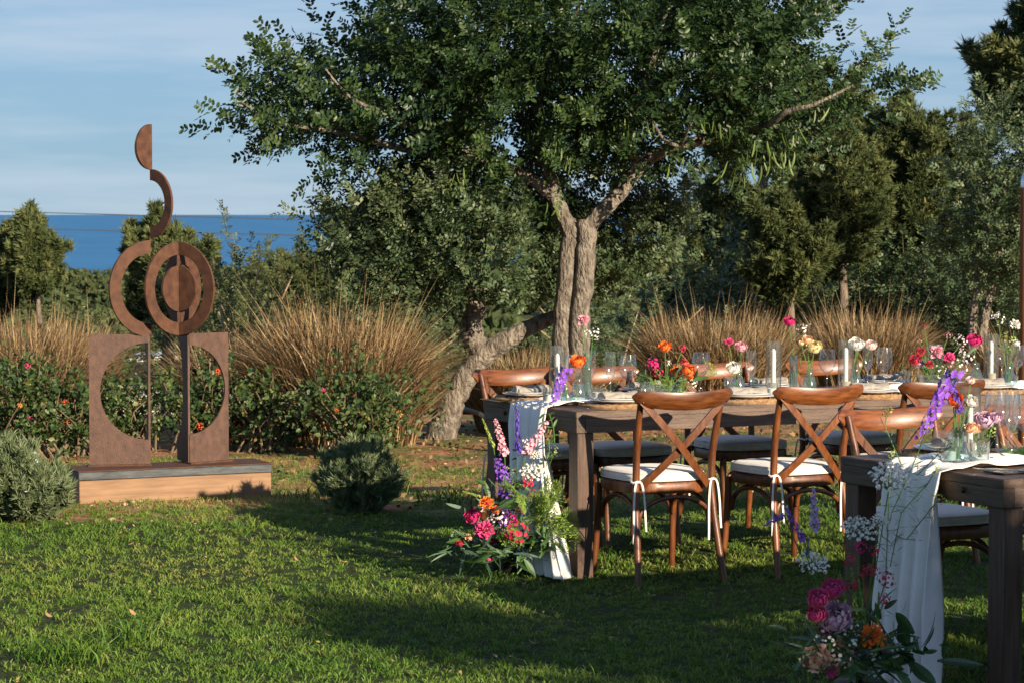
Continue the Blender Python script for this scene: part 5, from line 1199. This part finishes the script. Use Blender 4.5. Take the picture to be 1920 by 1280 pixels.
def bloom(kind, c, var=0):
    k = (kind, c, var)
    if k not in BM:
        if kind == 'ranunculus': b = bl_ranunculus(1, 3 + var)
        elif kind == 'rose': b = bl_ranunculus(1, 13 + var, 5, .11, 1.2)
        elif kind == 'carnation': b = bl_carnation(1, 5 + var)
        elif kind == 'delphinium': b = bl_spike(1, .135, 62, .072, 7 + var)
        elif kind == 'larkspur': b = bl_spike(1, .105, 56, .078, 9 + var)
        elif kind == 'lace_flower': b = bl_lace(1, 2 + var)
        elif kind == 'cluster_flower': b = bl_cluster(1, 4 + var)
        elif kind == 'wax_flower': b = bl_cluster(1, 8 + var, 26, .13, .9)
        elif kind == 'fern': b = bl_fern(1, 6 + var)
        BM[k] = b.mesh(kind + '_' + c, PC[c], kind in ('ranunculus', 'rose'), 80)
    return BM[k]
leafM = {k: bl_leaf(1, w, cu).mesh('strap_leaf', M[m]) for k, w, cu, m in (('strap', .09, .35, 'greenB'), ('oval', .30, .2, 'greenL'), ('thin', .06, .45, 'greenL'), ('silver', .17, .25, 'greenB'))}
def aim(d, roll=0.0): return Vector(d).normalized().to_track_quat('Z', 'Y') @ Quaternion((0, 0, 1), roll)
def stem_mesh(pts, r=.0022, mat='stem'):
    b = MB(); b.tube(pts, r, 5); return b.mesh('stem', M[mat])
LBL = {'ranunculus': 'ranunculus', 'rose': 'garden rose', 'carnation': 'ruffled carnation', 'lace_flower': 'lace flower', 'cluster_flower': 'clustered blossom', 'wax_flower': 'wax flower', 'delphinium': 'delphinium', 'larkspur': 'larkspur'}
def cut_flower(kind, c, pos, r, base, label, face=(0, -.55, .8), leaves=2, var=None, side=None):
    """one cut flower standing in a vase: stem from base to pos, bloom on top"""
    base = Vector(base); pos = Vector(pos); o = thing(kind, label, 'flower', base, 0, 'cut flowers in vases'); rel = pos - base; f = Vector(face).normalized()
    end = rel - f * r * .35
    pts = [Vector((0, 0, .006)), rel * .45 + Vector((random.gauss(0, .006), random.gauss(0, .006), .03 * rel.length)), end * .92 + Vector((0, 0, 0)) * .08, end]
    put('stem', stem_mesh(pts), o)
    put('bloom', bloom(kind, c, random.randrange(3) if var is None else var), o, rel, aim(f, random.random() * 6.28), r)
    for k in range(leaves):
        t_ = .55 + .3 * k / max(1, leaves); q = rel * t_; put('leaf', leafM['oval'], o, q, aim((random.gauss(0, .8), random.gauss(0, .8), .6)), r * random.uniform(1.0, 1.5))
    return o
def spike_flower(kind, c, p0, p1, base, label, rscale=1.0):
    """a flower spike running from p0 to p1 with its stem rooted at base"""
    base = Vector(base); p0 = Vector(p0); p1 = Vector(p1); o = thing(kind, label, 'flower', base, 0, 'cut flowers in vases'); ln = (p1 - p0).length
    put('stem', stem_mesh([Vector((0, 0, .006)), (p0 - base) * .5 + Vector((0, 0, .02)), p0 - base, p1 - base]), o)
    put('bloom', bloom(kind, c, random.randrange(2)), o, p0 - base, aim(p1 - p0), (ln * rscale, ln * rscale, ln)); return o
def Tp(T, px, py, v):
    """point above the table T seen at px,py, v metres in from its long edge"""
    a = along(T, px, v); p = tpt(T, a, v); return at(px, py, p.y)
# --- vases on the middle table with what stands in them
def vase_flower(kind, T, pxv, v, vlabel, flowers, sc=1.0):
    vase(kind, T, pxv, v, vlabel, sc); b0 = tp(T, pxv, v, CZ + .006)
    for i, (fk, c, px, py, r, lb) in enumerate(flowers):
        off = Vector((random.uniform(-.010, .010), random.uniform(-.010, .010), 0))
        cut_flower(fk, c, Tp(T, px, py, v - .02), r, b0 + off, lb)
vase_flower('bottle', 1, 1085, .42, 'greenish glass bottle holding the single orange ranunculus at the runner end', [('ranunculus', 'orange', 1083, 677, .038, 'large orange ranunculus in a bottle at the runner end')])
vase_flower('tubev', 1, 1100, .55, 'slim tall glass tube vase with a pale pink flower', [('carnation', 'pink', 1094, 603, .032, 'tall pale pink carnation high above the first candle'), ('wax_flower', 'white', 1112, 625, .040, 'sprig of white wax flower beside the tall pale pink carnation')])
vase_flower('bottle', 1, 1385, .50, 'greenish glass bottle below the pink pair and a white ranunculus', [('ranunculus', 'pink', 1390, 650, .030, 'salmon pink ranunculus above the white one'), ('carnation', 'hotpink', 1367, 643, .024, 'small lilac pink carnation left of the salmon pink ranunculus'), ('ranunculus', 'white', 1376, 689, .036, 'round white ranunculus low between the two flutes')])
vase_flower('tubev', 1, 1489, .47, 'slim glass tube vase right of the second candle', [('ranunculus', 'magenta', 1480, 603, .028, 'tall magenta ranunculus above the second candle'), ('wax_flower', 'white', 1507, 618, .040, 'wispy white sprig beside the tall magenta ranunculus')], .92)
vase_flower('bottle', 1, 1519, .40, 'greenish glass bottle with cream flowers, right of the slim tube vase', [('ranunculus', 'cream', 1527, 650, .038, 'large pale yellow ranunculus'), ('ranunculus', 'peach', 1514, 637, .026, 'small cream peach ranunculus behind the pale yellow one'), ('ranunculus', 'cream', 1503, 643, .014, 'pale yellow ranunculus bud')])
vase_flower('bottle', 1, 1605, .48, 'greenish glass bottle right of the third candle', [('ranunculus', 'white', 1606, 645, .040, 'big white ranunculus beside the third candle'), ('ranunculus', 'blush', 1633, 647, .030, 'blush peach ranunculus leaning right of the big white one')])
vase_flower('flask', 1, 1832, .50, 'greenish conical flask with one magenta ranunculus', [('ranunculus', 'magenta', 1827, 638, .040, 'large magenta ranunculus in a flask at the right')])
vase_flower('flask', 1, 1893, .45, 'greenish conical flask at the right edge with white flowers', [('carnation', 'white', 1902, 611, .032, 'flat white flower at the top right of the tables'), ('ranunculus', 'white', 1905, 643, .020, 'small white ranunculus under the flat white flower'), ('wax_flower', 'white', 1872, 598, .045, 'wispy white sprig left of the flat white flower'), ('wax_flower', 'lime', 1888, 640, .05, 'green sprig in the flask at the right edge')])
b0 = tp(1, 1062, .40, CZ); vase('bottle', 1, 1062, .36, 'small greenish bottle at the runner end holding the drooping purple delphinium', .7)
spike_flower('delphinium', 'purple', Tp(1, 1062, 694, .33), Tp(1, 1034, 758, .22), tp(1, 1062, .36, CZ + .005), 'purple delphinium drooping over the runner end of the middle table', .85)
def sprigs(o, n, pos, spread, ln, kinds=('oval', 'silver', 'thin'), upb=.5):
    for i in range(n):
        d = Vector((random.gauss(0, 1), random.gauss(-.3, .8), random.gauss(upb, .5))); put('leaf', leafM[random.choice(kinds)], o, pos + Vector((random.gauss(0, spread), random.gauss(0, spread * .6), abs(random.gauss(0, spread * .4)))), aim(d, random.random() * 6), ln * random.uniform(.6, 1.3))
def ferns(o, n, pos, spread, ln, c='fern', d0=(0, -.4, .6)):
    for i in range(n):
        d = Vector(d0) + Vector((random.gauss(0, .55), random.gauss(0, .4), random.gauss(0, .35))); put('fern', bloom('fern', c, random.randrange(3)), o, pos + Vector((random.gauss(0, spread), random.gauss(0, spread * .5), random.gauss(0, spread * .4))), aim(d, random.random() * 6), ln * random.uniform(.7, 1.2))
def low_bowl(label, blabel, T, px, v, blooms, greens):
    vase('bowl', T, px, v, blabel, 1.15); c0 = tp(T, px, v, CZ + .008); o = thing('flower_arrangement', label, 'flowers', c0, 0, 'low arrangements on the middle table')
    for fk, c, bx, by, r in blooms:
        p = Tp(T, bx, by, v - .05 + random.uniform(-.05, .05)) - c0; f = Vector((p.x * 2, -.5 + p.y, .55)).normalized()
        put(fk, bloom(fk, c, random.randrange(3)), o, p, aim(f, random.random() * 6), r); put('stem', stem_mesh([(0, 0, .0), p * .5 + Vector((0, 0, .012)), p - f * r * .3]), o)
    sprigs(o, greens, Vector((0, -.02, .055)), .075, .065); ferns(o, 12, Vector((0, -.02, .05)), .07, .085)
low_bowl('low arrangement of orange ranunculus and crimson blossoms on the middle table', 'low glass bowl under the orange flowers', 1, 1250, .50,
         [('cluster_flower', 'magenta', 1224, 682, .034), ('cluster_flower', 'crimson', 1232, 697, .03), ('ranunculus', 'orange', 1247, 650, .030), ('cluster_flower', 'crimson', 1280, 653, .022), ('ranunculus', 'orange', 1268, 697, .029), ('ranunculus', 'orange', 1290, 693, .034), ('ranunculus', 'orange', 1298, 706, .024), ('cluster_flower', 'crimson', 1283, 680, .024), ('wax_flower', 'white', 1253, 680, .02), ('wax_flower', 'white', 1300, 718, .03), ('wax_flower', 'lime', 1330, 690, .04)], 34)
low_bowl('low arrangement of pink, magenta and crimson flowers on the middle table', 'low glass bowl under the pink flowers', 1, 1750, .50,
         [('carnation', 'pink', 1755, 662, .040), ('carnation', 'hotpink', 1779, 672, .032), ('carnation', 'hotpink', 1777, 684, .028), ('ranunculus', 'crimson', 1716, 675, .030), ('carnation', 'crimson', 1726, 660, .024), ('ranunculus', 'mauve', 1724, 681, .026), ('carnation', 'crimson', 1743, 684, .022), ('cluster_flower', 'crimson', 1733, 612, .011), ('wax_flower', 'wax', 1795, 690, .06), ('wax_flower', 'wax', 1760, 698, .05), ('wax_flower', 'wax', 1812, 668, .05), ('wax_flower', 'pink', 1778, 630, .022), ('wax_flower', 'wax', 1805, 640, .04), ('wax_flower', 'pink', 1724, 640, .014)], 34)
# --- nearer table
vase('flask', 2, 1798, .48, 'glass flask on the nearer table holding purple, orange and white flowers', 1.05); b0 = tp(2, 1798, .48, CZ + .006)
spike_flower('delphinium', 'purple', Tp(2, 1790, 700, .44), Tp(2, 1722, 822, .33), b0, 'purple delphinium arching over the votive of the nearer table', .62)
spike_flower('delphinium', 'violet', Tp(2, 1800, 770, .46), Tp(2, 1780, 700, .44), b0 + Vector((.008, 0, 0)), 'upright violet delphinium beside the orange ranunculus of the nearer table', .75)
cut_flower('ranunculus', 'orange', Tp(2, 1790, 748, .46), .030, b0 + Vector((-.008, 0, 0)), 'orange ranunculus partly behind the purple delphinium on the nearer table', face=(.3, -.8, .3))
cut_flower('ranunculus', 'white', Tp(2, 1822, 752, .47), .024, b0 + Vector((0, .008, 0)), 'white ranunculus right of the orange one on the nearer table', face=(.4, -.7, .4))
cut_flower('ranunculus', 'blush', Tp(2, 1820, 712, .47), .017, b0 + Vector((0, -.008, 0)), 'blush ranunculus bud above the white one on the nearer table')
vase('tumbler', 2, 1840, .45, 'clear tumbler with mauve and peach flowers on the nearer table'); b0 = tp(2, 1840, .45, CZ + .012)
cut_flower('ranunculus', 'mauve', Tp(2, 1846, 786, .42), .036, b0, 'large mauve ranunculus in a tumbler on the nearer table')
cut_flower('rose', 'peach', Tp(2, 1824, 801, .41), .026, b0 + Vector((.006, 0, 0)), 'peach rose below the mauve ranunculus on the nearer table')
cut_flower('ranunculus', 'mauve', Tp(2, 1866, 782, .45), .024, b0 + Vector((0, .006, 0)), 'small mauve ranunculus behind the large one on the nearer table')
cut_flower('wax_flower', 'lime', Tp(2, 1858, 806, .42), .035, b0 + Vector((-.006, .004, 0)), 'green seed sprig in the tumbler on the nearer table')
# --- arrangements standing on the lawn at the table ends
def floor_flowers(label, foot, Yb, blooms, spikes, lace, fern_c, leaves, wax):
    c0 = Vector(foot); o = thing('floor_arrangement', label, 'flowers', c0, 0, 'flower arrangements standing on the lawn')
    pb = MB(); pb.lathe([(.05, 0), (.075, .01), (.085, .08), (.07, .09)], 14); pb.build('pot', M['bolt'], o)
    def P_(px, py, dy=0.0): return at(px, py, c0.y + Yb + dy) - c0
    for fk, c, px, py, r in blooms:
        p = P_(px, py, random.uniform(-.13, -.02) if r > .03 else random.uniform(-.06, .05)); f = Vector((p.x * 1.2, -.75, .45 + .3 * random.random())).normalized()
        put(fk, bloom(fk, c, random.randrange(3)), o, p, aim(f, random.random() * 6), r); put('stem', stem_mesh([(0, 0, .07), p * .55 + Vector((0, .02, .05)), p - f * r * .3]), o)
    for fk, c, x0, y0, x1, y1, rs in spikes:
        a, b_ = P_(x0, y0), P_(x1, y1); ln = (b_ - a).length; put(fk, bloom(fk, c, random.randrange(2)), o, a, aim(b_ - a), (ln * rs, ln * rs, ln)); put('stem', stem_mesh([(0, 0, .07), a * .5 + Vector((0, .02, .03)), a, b_]), o)
    for px, py, r in lace:
        p = P_(px, py, .03); f = Vector((.1, -.55, .8)).normalized(); q = aim(f); put('lace_flower', bloom('lace_flower', 'white', random.randrange(3)), o, p, q, r)
        put('stem', stem_mesh([(0, 0, .07), p * .5 + Vector((0, .02, .05)), p - f * r * .75]), o); rm = lace_rays(r).mesh('lace_rays', M['stem']); put('flower_rays', rm, o, p, q)
    for px, py, ln, dx in fern_c:
        for k in range(5): put('fern', bloom('fern', 'fern', random.randrange(3)), o, P_(px, py, random.uniform(-.05, .05)) + Vector((random.gauss(0, .02), 0, random.gauss(0, .02))), aim((dx + random.gauss(0, .4), -.4, .5 + random.gauss(0, .35)), random.random() * 6), ln * random.uniform(.8, 1.2))
    for px, py, n, sp_, ln, kinds, upb in leaves: sprigs(o, n, P_(px, py), sp_, ln, kinds, upb)
    for px, py, r, c in wax:
        put('wax_flower', bloom('wax_flower', c, random.randrange(3)), o, P_(px, py, -.03), aim((0, -.6, .6), random.random() * 6), r); p = P_(px, py); put('stem', stem_mesh([(0, 0, .07), p * .6, p], .0015), o)
    return o
fo1 = onz(955, 1072, 0)
floor_flowers('loose floor arrangement of pink larkspur and purple delphinium at the middle table end', fo1, -.26,
    [('carnation', 'orange', 912, 944, .034), ('ranunculus', 'magenta', 886, 967, .036), ('carnation', 'hotpink', 908, 994, .048), ('cluster_flower', 'crimson', 968, 998, .056), ('ranunculus', 'hotpink', 916, 1046, .020), ('rose', 'peach', 880, 1006, .018), ('cluster_flower', 'crimson', 988, 905, .034), ('cluster_flower', 'crimson', 1000, 928, .028), ('cluster_flower', 'crimson', 975, 955, .02), ('ranunculus', 'crimson', 862, 1018, .016), ('ranunculus', 'magenta', 925, 1012, .024), ('carnation', 'pink', 944, 1010, .024), ('ranunculus', 'orange', 930, 955, .02), ('cluster_flower', 'magenta', 960, 970, .026)],
    [('larkspur', 'pink', 946, 850, 929, 786, 1.0), ('larkspur', 'pink', 986, 850, 1026, 790, 1.0), ('delphinium', 'purple', 954, 930, 932, 858, 1.35), ('delphinium', 'purple', 946, 985, 952, 915, .9), ('larkspur', 'lime', 900, 930, 868, 920, .6), ('larkspur', 'lime', 925, 835, 905, 785, .5), ('delphinium', 'violet', 972, 845, 968, 750, .42)],
    [(1000, 886, .062), (1003, 852, .03)], [(1000, 985, .15, .25), (1030, 1000, .14, .7), (1020, 955, .13, .5), (975, 930, .10, -.2), (985, 1010, .12, .1)],
    [(940, 1030, 60, .10, .12, ('strap', 'oval', 'thin', 'silver'), .35), (900, 1035, 26, .06, .13, ('strap', 'thin'), -.1), (990, 1020, 34, .06, .09, ('oval', 'silver', 'thin'), .2), (950, 960, 70, .08, .075, ('oval', 'silver', 'thin'), .6), (970, 920, 50, .06, .06, ('oval', 'thin'), .7), (965, 1052, 50, .09, .10, ('strap', 'thin', 'oval'), .0), (1005, 1025, 14, .05, .12, ('oval',), .2), (850, 1035, 8, .03, .12, ('thin', 'strap'), -.2)],
    [(935, 970, .055, 'wax'), (925, 985, .045, 'wax'), (905, 950, .035, 'wax'), (950, 985, .04, 'wax'), (985, 1020, .05, 'lime'), (1040, 845, .03, 'lime'), (960, 880, .03, 'lime'), (985, 830, .03, 'wax')])
fo2 = onz(1610, 1322, 0)
floor_flowers('loose floor arrangement of magenta and mauve ranunculus at the nearer table end', fo2, -.14,
    [('ranunculus', 'hotpink', 1562, 1103, .038), ('ranunculus', 'hotpink', 1535, 1122, .036), ('ranunculus', 'hotpink', 1533, 1150, .032), ('ranunculus', 'mauve', 1566, 1157, .056), ('ranunculus', 'mauve', 1590, 1150, .026), ('carnation', 'orange', 1636, 1195, .046), ('rose', 'peach', 1531, 1233, .046), ('carnation', 'hotpink', 1560, 1258, .024), ('cluster_flower', 'crimson', 1592, 1047, .022), ('cluster_flower', 'crimson', 1620, 1070, .022), ('cluster_flower', 'crimson', 1637, 1070, .022), ('cluster_flower', 'crimson', 1598, 1097, .026), ('cluster_flower', 'crimson', 1662, 1085, .030), ('cluster_flower', 'crimson', 1659, 1123, .022), ('cluster_flower', 'magenta', 1612, 1025, .024), ('cluster_flower', 'magenta', 1640, 1033, .02), ('rose', 'blush', 1636, 1245, .026), ('ranunculus', 'pink', 1606, 1215, .026), ('rose', 'peach', 1580, 1205, .022), ('carnation', 'pink', 1660, 1215, .022), ('ranunculus', 'magenta', 1548, 1178, .022)],
    [('larkspur', 'fern', 1605, 1160, 1596, 1066, .5), ('larkspur', 'fern', 1620, 1165, 1610, 1086, .45), ('larkspur', 'fern', 1645, 1170, 1648, 1110, .5), ('larkspur', 'fern', 1585, 1125, 1574, 1070, .4),
     ('delphinium', 'purple', 1506, 1012, 1468, 942, .62), ('delphinium', 'purple', 1470, 965, 1432, 985, .9), ('larkspur', 'lilac', 1528, 992, 1525, 915, .9), ('delphinium', 'violet', 1512, 1040, 1518, 1000, .4)],
    [(1612, 992, .060), (1672, 895, .075), (1525, 1055, .055), (1650, 975, .03)], [(1600, 1195, .10, -.1), (1650, 1230, .10, .3)],
    [(1600, 1225, 60, .10, .11, ('oval', 'silver', 'thin', 'strap'), .5), (1570, 1250, 36, .09, .13, ('thin', 'strap'), .1), (1650, 1255, 40, .09, .12, ('oval', 'silver'), .3), (1610, 1165, 40, .06, .05, ('oval', 'thin'), .8), (1720, 1225, 12, .035, .07, ('oval',), .3), (1660, 1030, 16, .05, .05, ('thin',), .6)],
    [(1548, 1195, .045, 'white'), (1575, 1225, .05, 'wax'), (1608, 1200, .05, 'white'), (1650, 1185, .035, 'white'), (1672, 1208, .035, 'white'), (1640, 1240, .035, 'wax'), (1590, 1180, .04, 'white'), (1585, 1240, .035, 'wax')])
# --- trailing greenery on the table ends
def trailing(label, T, v, paths, leaf, ln, tips=None):
    p0 = Tp(T, *paths[0][0], v); o = thing('trailing_sprig', label, 'sprig', p0, 0, 'sprigs trailing over the runners')
    for path in paths:
        Q = [Tp(T, px, py, vv) - p0 for (px, py), vv in zip(path, [v] * len(path))]
        # in front of the hanging runner
        put('stem', stem_mesh(Q, .0019, 'stemd'), o)
        for i in range(len(Q) - 1):
            for k in range(4):
                q = Q[i].lerp(Q[i + 1], k / 4)
                for j in range(3): put('leaf', leafM[leaf], o, q, aim((random.gauss(0, 1), random.gauss(-.2, .7), random.gauss(.2, .7)), random.random() * 6), ln * random.uniform(.5, 1.2))
        if tips: put('wax_flower', bloom('wax_flower', tips, random.randrange(3)), o, Q[-1], aim((0, -.5, .7)), .024)
def front(T, pxs, off):
    """points just in front of the table's end face"""
    O = T1O if T == 1 else T2O; out = []
    for px, py in pxs:
        # end face plane: through O along V, pushed out by off along -U
        s_, c_ = math.sin(PITCH), math.cos(PITCH); u_, v_ = (px - 960) / FPX, (640 - py) / FPX; d = Vector((u_, c_ + v_ * s_, -s_ + v_ * c_)); q = O - U * off; n_ = U
        out.append(Vector((0, 0, CAMH)) + d * ((q - Vector((0, 0, CAMH))).dot(n_) / d.dot(n_)))
    return out
def hanging(label, T, off, paths, leaf, ln, tips=None):
    Q0 = front(T, paths[0], off); p0 = Q0[0].copy(); o = thing('trailing_sprig', label, 'sprig', p0, 0, 'sprigs trailing over the runners')
    for path in paths:
        Q = [q - p0 for q in front(T, path, off)]; put('stem', stem_mesh(Q, .0019, 'stem'), o)
        for i in range(len(Q) - 1):
            m_ = max(2, int((Q[i + 1] - Q[i]).length / .03))
            for k in range(m_):
                q = Q[i].lerp(Q[i + 1], k / m_)
                for j in range(3): put('leaf', leafM[leaf], o, q, aim((random.gauss(0, 1), random.gauss(-.2, .7), random.gauss(.2, .7)), random.random() * 6), ln * random.uniform(.5, 1.2))
        if tips:
            put('wax_flower', bloom('wax_flower', tips, random.randrange(3)), o, Q[-1], aim((0, -.5, .7)), .026)
hanging('feathery green stems crossing the hanging runner of the nearer table', 2, .12, [[(1660, 1100), (1664, 1000), (1668, 900), (1672, 850)], [(1665, 1080), (1690, 960), (1740, 905), (1755, 880)], [(1700, 1010), (1740, 960), (1760, 935)], [(1672, 960), (1700, 900), (1740, 800)], [(1690, 870), (1660, 800), (1662, 770)], [(1720, 890), (1760, 850), (1785, 835)]], 'thin', .045, 'lime')
hanging('dark leafy sprig hanging over the end of the middle table', 1, .06, [[(1030, 775), (1038, 800), (1040, 830)], [(1020, 775), (1014, 805)], [(1015, 880), (1030, 845), (1028, 800)], [(968, 830), (975, 880), (985, 920)]], 'oval', .035)
c0 = tp(2, 1885, .55, .012); o = thing('leafy_sprig', 'dark green leafy sprig lying on the runner of the nearer table', 'sprig', c0)
for i in range(16): put('leaf', leafM[random.choice(('oval', 'silver'))], o, Vector((random.gauss(0, .05), random.gauss(0, .03), .004 + .012 * random.random())), aim((random.gauss(0, 1), random.gauss(0, .8), .25), random.random() * 6), random.uniform(.05, .09))
put('stem', stem_mesh([(-.09, -.02, .004), (0, 0, .014), (.09, .03, .006)], .002, 'stemd'), o)
# --- fallen leaves on the lawn
lf = bl_leaf(1, .5, .3).mesh('fallen_leaf', M['fallen'])
for i, (px, py) in enumerate(((240, 1019), (255, 1151), (348, 1200), (622, 1190), (865, 1262), (98, 1155), (560, 1050), (330, 985), (1355, 1035), (1005, 1205), (470, 1068), (700, 1045))):
    o = put('fallen_leaf', lf, None, onz(px, py, .03), (R(80) + random.gauss(0, .25), random.gauss(0, .3), random.random() * 6), .034); tag(o, 'dry brown leaf ' + ['below the plinth on the lawn', 'on the open lawn at left', 'in the lawn near the bottom left', 'in the lawn below the middle arrangement', 'at the bottom centre of the lawn', 'in the lawn at the far left', 'in front of the small rosemary', 'at the bare soil edge near the plinth', 'under the first near chair', 'in the shade below the middle arrangement', 'on the lawn left of the shade', 'on the lawn right of the small rosemary'][i], 'leaf', 'dry leaves on the lawn')
for i, (px, py) in enumerate(((234, 946), (249, 941), (262, 940), (300, 935), (172, 950), (835, 865), (755, 893), (1000, 862), (60, 978), (620, 975), (125, 982), (210, 975))):
    b = MB(); k = random.uniform(.012, .024); b.lathe([(0, -.5 * k), (.8 * k, -.3 * k), (k, .1 * k), (.6 * k, .6 * k), (0, .75 * k)], 7); b.v = [(x * random.uniform(.8, 1.25), y * random.uniform(.8, 1.25), z) for x, y, z in b.v]
    q = onz(px, py, 0); o = b.build('pebble', M['stoneg']); o.location = (q.x, q.y, float(terrain(q.x, q.y)) + .004); tag(o, 'small reddish stone ' + ['against the plinth front, leftmost', 'against the plinth front', 'against the plinth front, second pebble from the left bush', 'below the middle of the plinth', 'at the left corner of the plinth', 'near the far table end', 'right of the small rosemary', 'under the runner end of the middle table', 'below the left rosemary', 'left of the small rosemary', 'right of the left rosemary on bare soil', 'on the bare soil below the plinth'][i], 'stone', 'stones on the bare soil')
